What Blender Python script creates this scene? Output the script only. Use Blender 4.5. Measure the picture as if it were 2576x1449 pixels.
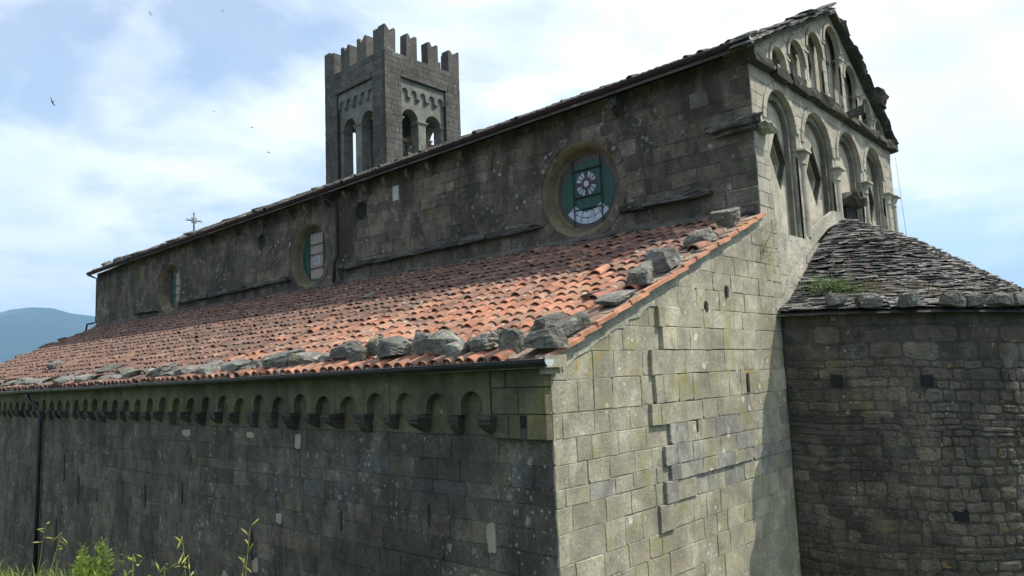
import bpy, bmesh, math, random
import numpy as np
from mathutils import Vector, Matrix, geometry, noise as MN
from math import radians, sin, cos, pi, hypot

sc = bpy.context.scene
for o in list(bpy.data.objects): bpy.data.objects.remove(o, do_unlink=True)
COL = sc.collection

# ------------------------------------------------------------------ camera (eye level is z = 0, the church stands on z = GZ)
GZ = -6.6
CAM = Vector((-7.3118, -6.0652, 0.0))
YAW, PITCH, ROLL = radians(42.305), radians(6.597), radians(-2.318)
FPX = 1863.3 / 2576.0
Fv = Vector((cos(PITCH) * cos(YAW), cos(PITCH) * sin(YAW), sin(PITCH)))
Rv = Vector((sin(YAW), -cos(YAW), 0)); Uv = Rv.cross(Fv)
R2 = Rv * cos(ROLL) + Uv * sin(ROLL); U2 = -Rv * sin(ROLL) + Uv * cos(ROLL)
cd = bpy.data.cameras.new('camera'); cam = bpy.data.objects.new('camera', cd); COL.objects.link(cam)
cd.sensor_width = 36.0; cd.lens = FPX * 36.0; cd.clip_start = 0.05; cd.clip_end = 60000
m3 = Matrix((R2, U2, -Fv)).transposed()
cam.matrix_world = Matrix.Translation(CAM) @ m3.to_4x4()
sc.camera = cam
def pix(p):
    d = Vector(p) - CAM; z = d.dot(Fv)
    if z < .05: return None
    return (.5 + FPX * d.dot(R2) / z, .5 * 9 / 16 - FPX * d.dot(U2) / z, z)   # in units of frame width
def in_frame(p, m=.01):
    q = pix(p); return q is not None and -m < q[0] < 1 + m and -m < q[1] < .5625 + m

# ------------------------------------------------------------------ sky, sun, exposure
SUN = Vector((1.0, -.93, 1.88)).normalized()
SUN_EL = math.asin(SUN.z)
W = bpy.data.worlds.new('World'); sc.world = W; W.use_nodes = True
nt = W.node_tree; nt.nodes.clear()
def wn(t, **k):
    n = nt.nodes.new(t)
    for a, b in k.items(): setattr(n, a, b)
    return n
out = wn('ShaderNodeOutputWorld'); bg = wn('ShaderNodeBackground')
sky = wn('ShaderNodeTexSky', sky_type='NISHITA', sun_disc=False)
sky.sun_elevation = SUN_EL; sky.sun_rotation = math.atan2(SUN.x, SUN.y); sky.air_density = 1.0; sky.dust_density = 1.2
tc = wn('ShaderNodeTexCoord')
sep = wn('ShaderNodeSeparateXYZ'); nt.links.new(tc.outputs['Generated'], sep.inputs[0])
zz = wn('ShaderNodeMath', operation='ABSOLUTE'); nt.links.new(sep.outputs[2], zz.inputs[0])
za = wn('ShaderNodeMath', operation='ADD'); nt.links.new(zz.outputs[0], za.inputs[0]); za.inputs[1].default_value = .22
dv = wn('ShaderNodeVectorMath', operation='DIVIDE'); nt.links.new(tc.outputs['Generated'], dv.inputs[0])
cb = wn('ShaderNodeCombineXYZ')
for i in range(3): nt.links.new(za.outputs[0], cb.inputs[i])
nt.links.new(cb.outputs[0], dv.inputs[1])
mp = wn('ShaderNodeMapping'); mp.inputs['Location'].default_value = (4.3, 2.2, 0); mp.inputs['Scale'].default_value = (1, 1, .35)
nt.links.new(dv.outputs[0], mp.inputs[0])
n1 = wn('ShaderNodeTexNoise'); n1.inputs['Scale'].default_value = 1.5; n1.inputs['Detail'].default_value = 9; n1.inputs['Roughness'].default_value = .56; n1.inputs['Distortion'].default_value = .25
nt.links.new(mp.outputs[0], n1.inputs['Vector'])
cr = wn('ShaderNodeValToRGB')
cr.color_ramp.elements[0].position = .37; cr.color_ramp.elements[0].color = (.30, .30, .30, 1)
cr.color_ramp.elements[1].position = .52; cr.color_ramp.elements[1].color = (1, 1, 1, 1)
nt.links.new(n1.outputs[0], cr.inputs[0])
n2 = wn('ShaderNodeTexNoise'); n2.inputs['Scale'].default_value = 2.1; n2.inputs['Detail'].default_value = 4
nt.links.new(mp.outputs[0], n2.inputs['Vector'])
cr2 = wn('ShaderNodeValToRGB')
CL = 6.7
cr2.color_ramp.elements[0].position = .33; cr2.color_ramp.elements[0].color = (.78, .86, 1.0, 1)
cr2.color_ramp.elements[1].position = .62; cr2.color_ramp.elements[1].color = (1.10, 1.10, 1.10, 1)
nt.links.new(n2.outputs[0], cr2.inputs[0])
sk = wn('ShaderNodeVectorMath', operation='SCALE'); nt.links.new(cr2.outputs[0], sk.inputs[0]); sk.inputs['Scale'].default_value = CL
mx = wn('ShaderNodeMixRGB'); nt.links.new(cr.outputs[0], mx.inputs[0]); nt.links.new(sky.outputs[0], mx.inputs[1]); nt.links.new(sk.outputs[0], mx.inputs[2])
nt.links.new(mx.outputs[0], bg.inputs[0]); bg.inputs[1].default_value = .15
nt.links.new(bg.outputs[0], out.inputs[0])
sd = bpy.data.lights.new('sun', 'SUN'); sd.energy = 5.0; sd.angle = radians(.53); sd.color = (1, .94, .82)
so = bpy.data.objects.new('sun', sd); COL.objects.link(so); so.location = (20, -20, 40)
so.rotation_euler = SUN.to_track_quat('Z', 'Y').to_euler()
sc.view_settings.view_transform = 'Standard'; sc.view_settings.look = 'None'; sc.view_settings.exposure = 0.42; sc.view_settings.gamma = 1.0
sc.view_settings.use_curve_mapping = False
sc.render.engine = 'CYCLES'; sc.cycles.use_denoising = True; sc.cycles.max_bounces = 5; sc.cycles.volume_bounces = 0
sc.cycles.diffuse_bounces = 2; sc.cycles.adaptive_threshold = .02; sc.cycles.volume_max_steps = 64

# ------------------------------------------------------------------ materials
class NB:
    def __init__(s, name):
        s.m = bpy.data.materials.new(name); s.m.use_nodes = True; s.t = s.m.node_tree
        s.b = s.t.nodes['Principled BSDF']
        s.b.inputs['Roughness'].default_value = .92; s.b.inputs['Specular IOR Level'].default_value = .2
        s.geo = s.n('ShaderNodeNewGeometry'); s.oi = s.n('ShaderNodeObjectInfo'); s.pos = s.geo.outputs['Position']
    def n(s, t, **k):
        x = s.t.nodes.new(t)
        for a, b in k.items(): setattr(x, a, b)
        return x
    def L(s, a, b):
        if isinstance(a, (int, float)): b.default_value = a
        elif isinstance(a, tuple): b.default_value = a if len(a) == len(b.default_value) else a + (1,)
        else: s.t.links.new(a, b)
    def math(s, op, a, b=0.0, c=None):
        x = s.n('ShaderNodeMath', operation=op); s.L(a, x.inputs[0]); s.L(b, x.inputs[1])
        if c is not None: s.L(c, x.inputs[2])
        return x.outputs[0]
    def vmul(s, v, xyz):
        x = s.n('ShaderNodeVectorMath', operation='MULTIPLY'); s.L(v, x.inputs[0]); x.inputs[1].default_value = xyz; return x.outputs[0]
    def noise(s, scale, detail=4, rough=.6, vec=None, dist=0):
        x = s.n('ShaderNodeTexNoise'); x.inputs['Scale'].default_value = scale; x.inputs['Detail'].default_value = detail
        x.inputs['Roughness'].default_value = rough; x.inputs['Distortion'].default_value = dist; s.L(vec or s.pos, x.inputs['Vector']); return x.outputs[0]
    def vor(s, scale, vec=None):
        x = s.n('ShaderNodeTexVoronoi'); x.inputs['Scale'].default_value = scale; s.L(vec or s.pos, x.inputs['Vector']); return x
    def mr(s, v, a, b, c=0.0, d=1.0):
        x = s.n('ShaderNodeMapRange'); s.L(v, x.inputs[0]); 
        for i, q in enumerate((a, b, c, d)): x.inputs[i + 1].default_value = q
        return x.outputs[0]
    def mix(s, f, a, b, mode='MIX'):
        x = s.n('ShaderNodeMixRGB', blend_type=mode); s.L(f, x.inputs[0]); s.L(a, x.inputs[1]); s.L(b, x.inputs[2]); return x.outputs[0]
    def ramp(s, f, stops, interp='LINEAR'):
        x = s.n('ShaderNodeValToRGB'); r = x.color_ramp; r.interpolation = interp
        while len(r.elements) < len(stops): r.elements.new(.5)
        for e, (p, c) in zip(r.elements, stops): e.position = p; e.color = tuple(c) + (1,)
        s.L(f, x.inputs[0]); return x.outputs[0]
    def rnd(s, k=1.0, off=0.0):
        a = s.math('ADD', s.geo.outputs['Random Per Island'], s.oi.outputs['Random'])
        return s.math('FRACT', s.math('MULTIPLY_ADD', a, k, off))
    def grey(s, v):
        x = s.n('ShaderNodeCombineXYZ')
        for i in range(3): s.L(v, x.inputs[i])
        return x.outputs[0]
    def bump(s, h, strength=.5, dist=.02):
        x = s.n('ShaderNodeBump'); x.inputs['Strength'].default_value = strength; x.inputs['Distance'].default_value = dist
        s.L(h, x.inputs['Height']); s.L(x.outputs[0], s.b.inputs['Normal'])
    def done(s, col, rough=None):
        s.L(col, s.b.inputs['Base Color'])
        if rough is not None: s.L(rough, s.b.inputs['Roughness'])
        return s.m

def stone(name, cols, dark=(.03, .03, .028), dark_amt=.4, lichen=.25, speck=.2, orange=.0, moss=.0, mosscol=(.17, .17, .045),
          bump=.6, bd=.015, contrast=1.0, lich=(.46, .47, .43), dscale=1.1, lsize=.26, pits=0.0, lmax=.6):
    B = NB(name)
    n = len(cols); base = B.ramp(B.rnd(), [(i / max(1, n - 1), c) for i, c in enumerate(cols)])
    a = B.noise(2.3, 6, .65); b = B.noise(24, 4, .6)
    f = B.math('MULTIPLY', B.mr(a, .28, .72, 1 - .38 * contrast, 1 + .38 * contrast), B.mr(b, .25, .75, 1 - .3 * contrast, 1 + .3 * contrast))
    f = B.math('MULTIPLY', f, B.mr(B.noise(.55, 3, .5), .3, .7, .78, 1.2)); c = B.mix(1.0, base, B.grey(f), 'MULTIPLY')
    if dark_amt > 0:
        d = B.noise(dscale, 7, .68, B.vmul(B.pos, (1, 1, .45)), .4)
        dm = B.math('MULTIPLY', B.mr(d, .47, .60), dark_amt)
        c = B.mix(dm, c, dark)
        d2 = B.noise(7.0, 5, .7); c = B.mix(B.math('MULTIPLY', B.mr(d2, .54, .68), dark_amt * .7), c, dark)
    if moss > 0:
        g = B.noise(1.7, 6, .7); c = B.mix(B.math('MULTIPLY', B.mr(g, .60 - .25 * moss, .78 - .25 * moss), .8), c, mosscol)
    if lichen > 0:
        jit = B.noise(9, 3, .6); 
        v = B.vor(4.3); near = B.mr(B.math('ADD', v.outputs['Distance'], B.mr(jit, .3, .7, -.16, .16)), lsize, lsize - .11)
        sepc = B.n('ShaderNodeSeparateColor'); B.L(v.outputs['Color'], sepc.inputs[0])
        gate = B.math('LESS_THAN', sepc.outputs[0], lichen)
        v2 = B.vor(11.0); near2 = B.mr(B.math('ADD', v2.outputs['Distance'], B.mr(jit, .3, .7, -.1, .1)), .30, .22)
        s2 = B.n('ShaderNodeSeparateColor'); B.L(v2.outputs['Color'], s2.inputs[0]); g2 = B.math('LESS_THAN', s2.outputs[0], lichen * .55)
        lf = B.noise(.9, 3, .5)
        mk = B.math('MAXIMUM', B.math('MULTIPLY', near, gate), B.math('MULTIPLY', near2, g2))
        mk = B.math('MULTIPLY', mk, B.mr(lf, .46, .62, .04, lmax))
        mk = B.math('MULTIPLY', mk, B.mr(B.noise(38, 4, .7), .36, .56, .15, 1))
        c = B.mix(mk, c, lich)
    if speck > 0:
        v3 = B.vor(34.0); s3 = B.n('ShaderNodeSeparateColor'); B.L(v3.outputs['Color'], s3.inputs[0])
        sp = B.math('MULTIPLY', B.math('LESS_THAN', s3.outputs[1], speck), B.mr(v3.outputs['Distance'], .36, .2))
        sp = B.math('MULTIPLY', sp, B.mr(B.noise(1.4, 4, .65), .48, .66, .0, .55))
        c = B.mix(sp, c, tuple(x * .95 for x in lich))
    if orange > 0:
        o_ = B.noise(2.9, 5, .62, dist=.5); c = B.mix(B.math('MULTIPLY', B.mr(o_, .66 - .06 * orange, .74 - .06 * orange), .75), c, (.36, .23, .05))
    h = B.math('ADD', B.math('MULTIPLY', B.noise(14, 6, .65), 1.0), B.math('MULTIPLY', B.noise(60, 3, .6), .35))
    if pits > 0:
        pv = B.vor(40.0); h = B.math('SUBTRACT', h, B.math('MULTIPLY', B.mr(pv.outputs['Distance'], .25, .05), pits))
    B.bump(h, bump, bd)
    return B.done(c)

def plain(name, col, rough=.6, metal=0.0, var=.25, scale=6, bump=.0, spec=.3):
    B = NB(name); B.b.inputs['Metallic'].default_value = metal; B.b.inputs['Specular IOR Level'].default_value = spec
    f = B.mr(B.noise(scale, 5, .6), .25, .75, 1 - var, 1 + var)
    if bump: B.bump(B.noise(scale * 4, 4), bump, .01)
    return B.done(B.mix(1.0, col, B.grey(f), 'MULTIPLY'), rough)

MS = {}
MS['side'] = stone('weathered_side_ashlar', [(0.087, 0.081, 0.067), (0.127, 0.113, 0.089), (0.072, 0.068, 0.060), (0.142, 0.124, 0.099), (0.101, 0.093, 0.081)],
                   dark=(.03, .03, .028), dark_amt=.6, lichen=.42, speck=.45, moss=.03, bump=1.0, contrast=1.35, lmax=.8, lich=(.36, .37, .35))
MS['frieze'] = stone('mossy_frieze_stone', [(0.108, 0.102, 0.066), (0.145, 0.134, 0.086), (0.094, 0.088, 0.060)], dark=(.035, .036, .028), dark_amt=.45, lichen=.1, speck=.1,
                     moss=.30, mosscol=(.17, .155, .05), bump=.8)
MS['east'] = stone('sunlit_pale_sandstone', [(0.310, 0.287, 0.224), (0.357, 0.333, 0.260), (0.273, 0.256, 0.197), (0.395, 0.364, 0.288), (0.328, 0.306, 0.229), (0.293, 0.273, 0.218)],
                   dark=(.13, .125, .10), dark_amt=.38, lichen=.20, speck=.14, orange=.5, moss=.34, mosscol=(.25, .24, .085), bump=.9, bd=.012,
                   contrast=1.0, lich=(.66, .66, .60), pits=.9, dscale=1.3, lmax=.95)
MS['eastdark'] = stone('grey_streaked_block', [(.27, .265, .23), (.30, .29, .245), (.24, .235, .205)], dark=(.13, .13, .125), dark_amt=.65, lichen=.3, speck=.6,
                       bump=.8, lich=(.5, .5, .47), dscale=3)
MS['slateblock'] = stone('dark_slate_block', [(.085, .085, .083), (.11, .11, .105), (.07, .07, .07)], dark=(.02, .022, .026), dark_amt=.5, lichen=.2, speck=.6, bump=.6)
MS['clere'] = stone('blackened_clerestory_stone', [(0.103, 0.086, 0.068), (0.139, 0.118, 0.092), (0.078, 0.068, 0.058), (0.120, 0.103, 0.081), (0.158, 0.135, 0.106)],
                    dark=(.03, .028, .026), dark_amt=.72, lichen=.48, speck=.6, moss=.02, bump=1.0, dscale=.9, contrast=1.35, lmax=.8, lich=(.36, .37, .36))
MS['ledge'] = stone('lichened_ledge_stone', [(0.084, 0.082, 0.077), (0.115, 0.113, 0.105)], dark=(.03, .03, .03), dark_amt=.6, lichen=.6, speck=.8, bump=1.0, lich=(.44, .45, .44))
MS['facade'] = stone('pale_facade_stone', [(0.364, 0.339, 0.280), (0.421, 0.390, 0.319), (0.325, 0.307, 0.253), (0.392, 0.363, 0.300)], dark=(.14, .135, .115), dark_amt=.35, lichen=.12, speck=.1,
                     orange=.3, bump=.7, contrast=.7, lich=(.6, .6, .55), dscale=1.7)
MS['arch_shade'] = stone('shade_painted_intrados', [(.19, .18, .145), (.22, .21, .17), (.16, .155, .125)], dark=(.05, .05, .042), dark_amt=.6, lichen=.1, speck=.1, orange=.3, bump=.8)  # facade stone darkened to paint in the shade under the arches
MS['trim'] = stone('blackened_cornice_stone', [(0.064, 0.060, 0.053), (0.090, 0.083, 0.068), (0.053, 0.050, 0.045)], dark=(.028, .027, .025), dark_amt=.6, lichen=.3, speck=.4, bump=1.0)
MS['tower'] = stone('tower_grey_stone', [(0.082, 0.077, 0.073), (0.100, 0.096, 0.090), (0.072, 0.068, 0.066), (0.114, 0.109, 0.101)], dark=(.05, .047, .045), dark_amt=.4, lichen=.3, speck=.35, bump=.6,
                    moss=.05, dscale=.5, contrast=.8)
MS['panel'] = stone('tower_panel_stone', [(0.158, 0.166, 0.152), (0.187, 0.191, 0.171)], dark=(.10, .10, .095), dark_amt=.4, lichen=.15, speck=.1, bump=.5)
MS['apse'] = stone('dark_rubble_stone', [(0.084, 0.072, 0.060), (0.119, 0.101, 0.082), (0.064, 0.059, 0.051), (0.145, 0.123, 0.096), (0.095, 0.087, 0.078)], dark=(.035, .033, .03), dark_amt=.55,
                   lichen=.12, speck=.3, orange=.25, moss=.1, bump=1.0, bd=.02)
MS['mortar'] = stone('old_mortar', [(0.070, 0.066, 0.055), (0.070, 0.066, 0.055)], dark=(.03, .03, .026), dark_amt=.7, lichen=.0, speck=.0, bump=1.0, bd=.03)
MS['mortar_pale'] = stone('pale_rough_mortar', [(.40, .385, .32), (.44, .42, .35)], dark=(.2, .19, .16), dark_amt=.4, lichen=.15, speck=.2, orange=.3, bump=1.0, bd=.04, lich=(.6, .6, .55))
MS['mortar_joint'] = stone('wall_joint_mortar', [(.30, .285, .225), (.30, .285, .225)], dark=(.12, .115, .09), dark_amt=.6, lichen=.0, speck=.0, bump=1.0, bd=.03)
MS['rock'] = stone('grey_lichened_rock', [(0.176, 0.173, 0.151), (0.214, 0.208, 0.183), (0.132, 0.130, 0.119), (0.232, 0.227, 0.199)], dark=(.07, .07, .06), dark_amt=.42, lichen=.55, speck=.6, moss=.12,
                   bump=1.0, bd=.04, lich=(.47, .48, .44), lsize=.33, lmax=.95, contrast=1.5, dscale=3.0)
MS['slate'] = stone('grey_stone_slate', [(0.180, 0.175, 0.164), (0.259, 0.247, 0.230), (0.135, 0.133, 0.130), (0.315, 0.304, 0.270)], dark=(.05, .05, .05), dark_amt=.35, lichen=.2, speck=.3, moss=.08,
                    mosscol=(.14, .12, .05), bump=.8)
def tile_mat():
    B = NB('terracotta_tile')
    sp = B.n('ShaderNodeSeparateXYZ'); B.L(B.pos, sp.inputs[0])
    r = B.rnd(); r2 = B.rnd(7.31, .17)
    fresh = B.ramp(r, [(0, (.38, .165, .10)), (.25, (.44, .22, .14)), (.5, (.32, .14, .088)), (.75, (.39, .235, .16)), (1, (.24, .13, .095))])
    old_shade = B.ramp(r, [(0, (.085, .055, .048)), (.3, (.15, .088, .07)), (.55, (.07, .054, .052)), (.85, (.22, .125, .095)), (1, (.12, .09, .08))])
    zone = B.math('ADD', B.mr(sp.outputs[1], 3.5, 13.0, -.04, .78), B.mr(sp.outputs[0], 2.0, 4.2, 0, .62))  # far tiles weathered; upslope darkening mixes wear with painted-in clerestory shade
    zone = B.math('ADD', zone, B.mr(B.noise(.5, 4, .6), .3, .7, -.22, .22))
    age_shade = B.mr(B.math('ADD', zone, B.mr(r2, 0, 1, -.30, .30)), .22, .62)
    c = B.mix(B.math('MULTIPLY', age_shade, .88), fresh, old_shade)
    f = B.math('MULTIPLY', B.mr(B.noise(5, 6, .65), .28, .72, .7, 1.25), B.mr(B.noise(40, 3), .3, .7, .88, 1.12))
    c = B.mix(1.0, c, B.grey(f), 'MULTIPLY')
    d = B.noise(3.1, 6, .7); c = B.mix(B.math('MULTIPLY', B.mr(d, .50, .66), .62), c, (.085, .065, .055)); d9 = B.noise(.8, 4, .6); c = B.mix(B.math('MULTIPLY', B.mr(d9, .52, .66), .45), c, (.12, .095, .08))
    v = B.vor(7.0); sc_ = B.n('ShaderNodeSeparateColor'); B.L(v.outputs['Color'], sc_.inputs[0])
    mk = B.math('MULTIPLY', B.math('LESS_THAN', sc_.outputs[0], .13), B.mr(B.math('ADD', v.outputs['Distance'], B.mr(B.noise(14, 3), .3, .7, -.12, .12)), .32, .2))
    c = B.mix(B.math('MULTIPLY', mk, .7), c, (.42, .40, .33))
    g = B.noise(6.0, 5, .7); c = B.mix(B.math('MULTIPLY', B.mr(g, .54, .68), .5), c, (.24, .215, .175))
    B.bump(B.math('ADD', B.noise(20, 5, .6), B.math('MULTIPLY', B.noise(90, 2), .3)), .45, .01)
    return B.done(c)
MS['tile'] = tile_mat()
MS['orange'] = plain('new_orange_terracotta', (.47, .225, .14), .9, var=.45, scale=4, bump=.4)
MS['flat'] = stone('flat_brown_tile', [(.27, .20, .155), (.33, .26, .20), (.22, .18, .145), (.42, .22, .14)], dark=(.08, .07, .06), dark_amt=.45, lichen=.3, speck=.3, bump=.5)
MS['gutter'] = plain('blue_black_painted_metal', (.022, .028, .036), .38, .3, var=.4, scale=3, spec=.5)
MS['zinc'] = plain('bare_zinc', (.50, .56, .55), .5, .2, var=.15)
MS['copper'] = plain('brown_copper', (.035, .022, .026), .75, .0, var=.35, scale=3, spec=.2)
MS['iron'] = plain('pale_wrought_iron', (.13, .135, .16), .5, .5, var=.3)
MS['black'] = plain('black_iron_bar', (.012, .012, .014), .6, .2)
MS['wood'] = plain('weathered_beam_wood', (.22, .15, .10), .85, 0, var=.4, scale=10, bump=.5)
MS['bronze'] = plain('dark_bronze', (.06, .055, .04), .5, .6)
MS['void'] = plain('recess_shade_stone', (.035, .033, .03), .95, 0, var=.4, scale=8, bump=.4)  # near-black tone paints in the shade of recesses, hollows and gaps
def glassmat(name, col, rough=.38):
    B = NB(name); B.b.inputs['Specular IOR Level'].default_value = .25
    f = B.mr(B.noise(5, 5, .6, B.vmul(B.pos, (1, 1, .4))), .25, .75, .7, 1.3)
    B.bump(B.noise(9, 3), .12, .01)
    return B.done(B.mix(1.0, col, B.grey(f), 'MULTIPLY'), rough)
MS['green_glass'] = glassmat('deep_green_glass', (.012, .062, .045))
MS['brown_glass'] = glassmat('smoky_brown_glass', (.062, .052, .052))
MS['plum_glass'] = glassmat('plum_glass', (.06, .035, .05))
MS['white_glass'] = glassmat('milky_white_glass', (.38, .42, .52), .4)
MS['grey_glass'] = glassmat('milky_grey_glass', (.30, .32, .36), .4)
MS['reveal'] = stone('brown_window_stone', [(0.148, 0.125, 0.081), (0.164, 0.137, 0.089)], dark=(.06, .055, .04), dark_amt=.4, lichen=.2, speck=.2, moss=.15, bump=.6)
MS['boards'] = plain('pale_board_glazing', (.27, .225, .20), .6, 0, var=.3, scale=8)
MS['plaster'] = plain('cream_plaster', (.30, .28, .22), .95, 0, var=.15, scale=12, bump=.4)
MS['whitestone'] = plain('white_marble', (.42, .42, .41), .8, 0, var=.12, scale=10)
def leafmat(name, c1, c2, trans=.25):
    B = NB(name); c = B.mix(B.rnd(), c1, c2)
    B.b.inputs['Roughness'].default_value = .6
    if trans:
        tr = B.n('ShaderNodeBsdfTranslucent'); B.L(c, tr.inputs[0]); ms = B.n('ShaderNodeMixShader'); ms.inputs[0].default_value = trans
        o = B.t.nodes['Material Output']; B.L(B.b.outputs[0], ms.inputs[1]); B.L(tr.outputs[0], ms.inputs[2]); B.L(ms.outputs[0], o.inputs[0])
    return B.done(c)
MS['leaf'] = leafmat('bright_green_leaf', (.17, .27, .04), (.30, .38, .08), .4)
MS['grass'] = leafmat('grass_blade', (.14, .21, .04), (.26, .30, .09), .35)
MS['spike'] = leafmat('yellow_green_spikelet', (.26, .30, .07), (.36, .37, .12), .35)
MS['sedum'] = leafmat('grey_green_leaf', (.10, .17, .07), (.20, .28, .09), .25)
MS['pink'] = leafmat('pink_flower', (.42, .13, .17), (.52, .24, .27), .2)
MS['dry'] = leafmat('dry_stem', (.16, .11, .06), (.24, .18, .09), .1)
MS['bird'] = plain('swift_plumage', (.03, .03, .035), .8)
def groundmat():
    B = NB('meadow_ground'); c = B.ramp(B.noise(.35, 8, .65), [(.3, (.06, .085, .025)), (.55, (.10, .12, .04)), (.75, (.16, .14, .07))])
    c = B.mix(B.mr(B.noise(.004, 6, .6), .42, .58), c, (.045, .07, .025))
    B.bump(B.noise(6, 6), .8, .05); return B.done(c)
MS['ground'] = groundmat()
def hillmat():
    B = NB('wooded_hillside'); c = B.ramp(B.noise(.0016, 9, .65), [(.38, (.012, .022, .014)), (.52, (.022, .034, .02)), (.60, (.085, .095, .05)), (.7, (.03, .042, .022))])
    return B.done(c)
MS['hill'] = hillmat()

# ------------------------------------------------------------------ mesh helpers
WL = {}
def link(o, parent=None, loc=(0, 0, 0), rot=None, scale=None):
    COL.objects.link(o); loc = Vector(loc)
    if parent is not None: o.parent = parent; o.location = loc - WL[parent.as_pointer()]
    else: o.location = loc
    if rot is not None: o.rotation_euler = rot
    if scale is not None: o.scale = scale
    WL[o.as_pointer()] = loc
    return o
def thing(name, label, cat, loc=(0, 0, 0), group=None):
    o = bpy.data.objects.new(name, None); o.empty_display_size = .3; link(o, None, loc); tag(o, label, cat, group); return o
def tag(o, label, cat, group=None):
    o['label'] = label; o['category'] = cat
    if group: o['group'] = group
    return o
class MB:
    def __init__(s): s.v = []; s.f = []; s.sm = False
    def add(s, vs, fs):
        k = len(s.v); s.v += [tuple(p) for p in vs]; s.f += [tuple(i + k for i in f) for f in fs]; return s
    def box(s, a, b):
        x0, y0, z0 = a; x1, y1, z1 = b
        return s.add([(x0, y0, z0), (x1, y0, z0), (x1, y1, z0), (x0, y1, z0), (x0, y0, z1), (x1, y0, z1), (x1, y1, z1), (x0, y1, z1)],
                     [(0, 3, 2, 1), (4, 5, 6, 7), (0, 1, 5, 4), (1, 2, 6, 5), (2, 3, 7, 6), (3, 0, 4, 7)])
    def tube(s, pts, r, n=8, cap=True):
        pts = [Vector(p) for p in pts]; rr = r if isinstance(r, (list, tuple)) else [r] * len(pts); rings = []
        for i, p in enumerate(pts):
            t = (pts[min(i + 1, len(pts) - 1)] - pts[max(i - 1, 0)]).normalized()
            a = t.orthogonal().normalized() if i == 0 else (rings[-1][1] - t * rings[-1][1].dot(t)).normalized()
            b = t.cross(a); rings.append(([p + (a * cos(2 * pi * k / n) + b * sin(2 * pi * k / n)) * rr[i] for k in range(n)], a))
        vs = [q for g, _ in rings for q in g]; fs = []
        for i in range(len(pts) - 1):
            for k in range(n): fs.append((i * n + k, i * n + (k + 1) % n, (i + 1) * n + (k + 1) % n, (i + 1) * n + k))
        if cap: fs += [tuple(range(n - 1, -1, -1)), tuple(range((len(pts) - 1) * n, len(pts) * n))]
        return s.add(vs, fs)
    def lathe(s, c, prof, n=16, a0=0, a1=2 * pi):
        full = abs(a1 - a0 - 2 * pi) < 1e-6; m = n if full else n + 1; vs = []
        for r, z in prof:
            for k in range(m): a = a0 + (a1 - a0) * k / n; vs.append((c[0] + r * cos(a), c[1] + r * sin(a), c[2] + z))
        fs = []
        for i in range(len(prof) - 1):
            for k in range(n): fs.append((i * m + k, i * m + (k + 1) % m, (i + 1) * m + (k + 1) % m, (i + 1) * m + k))
        return s.add(vs, fs)
    def mesh(s, name, mat, smooth=False):
        me = bpy.data.meshes.new(name); me.from_pydata(s.v, [], s.f); me.materials.append(mat)
        if smooth: me.polygons.foreach_set('use_smooth', [True] * len(me.polygons))
        me.update(); return me
    def build(s, name, mat, parent=None, loc=(0, 0, 0), smooth=False, rot=None):
        """verts are in world space; the origin is moved to loc"""
        if loc != (0, 0, 0):
            l = Vector(loc); s.v = [tuple(Vector(p) - l) for p in s.v]
        return link(bpy.data.objects.new(name, s.mesh(name, mat, smooth)), parent, loc, rot)
    def local(s, name, mat, parent=None, loc=(0, 0, 0), rot=None, smooth=False, scale=None):
        return link(bpy.data.objects.new(name, s.mesh(name, mat, smooth)), parent, loc, rot, scale)

def frame_map(kind, at):
    """wall frames: (u, v, d) -> world, d points out of the wall"""
    if kind == 'x': return lambda u, v, d: (at - d, u, v)      # wall facing -X, u = y
    if kind == 'y': return lambda u, v, d: (u, at - d, v)      # wall facing -Y, u = x
def plate(outer, holes, fm, d0, d1, mb=None, flip=False):
    """tessellated slab with holes between depths d0 (back) and d1 (front), with reveals"""
    mb = mb or MB(); loops = [outer] + holes
    tris = geometry.tessellate_polygon([[Vector((p[0], p[1], 0)) for p in l] for l in loops]); flat = [p for l in loops for p in l]; n = len(flat)
    vs = [fm(p[0], p[1], d1) for p in flat] + [fm(p[0], p[1], d0) for p in flat]
    fs = [tuple(t) for t in tris] + [tuple(n + i for i in reversed(t)) for t in tris]
    k = 0
    for l in loops:
        m = len(l)
        for i in range(m): a = k + i; b = k + (i + 1) % m; fs.append((a, b, b + n, a + n))
        k += m
    mb.add(vs, fs); return mb
def fixn(o):
    bm = bmesh.new(); bm.from_mesh(o.data); bmesh.ops.recalc_face_normals(bm, faces=bm.faces); bm.to_mesh(o.data); bm.free(); return o
def circ(cu, cv, r, n=40): return [(cu + r * cos(2 * pi * i / n), cv + r * sin(2 * pi * i / n)) for i in range(n)]
def archpoly(u0, u1, vb, vs, n=18):
    c = (u0 + u1) / 2; r = (u1 - u0) / 2
    return [(u0, vb), (u1, vb)] + [(c + r * cos(pi * i / n), vs + r * sin(pi * i / n)) for i in range(n + 1)]
def clip(poly, nx, ny, d):
    """keep nx*u + ny*v <= d"""
    res = []
    for i in range(len(poly)):
        a, b = poly[i], poly[(i + 1) % len(poly)]; fa = nx * a[0] + ny * a[1] - d; fb = nx * b[0] + ny * b[1] - d
        if fa <= 0: res.append(a)
        if (fa < 0 < fb) or (fb < 0 < fa): t = fa / (fa - fb); res.append((a[0] + t * (b[0] - a[0]), a[1] + t * (b[1] - a[1])))
    return res
def area(p): return .5 * abs(sum(p[i][0] * p[(i + 1) % len(p)][1] - p[(i + 1) % len(p)][0] * p[i][1] for i in range(len(p))))
def cen(p): return (sum(q[0] for q in p) / len(p), sum(q[1] for q in p) / len(p))
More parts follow.
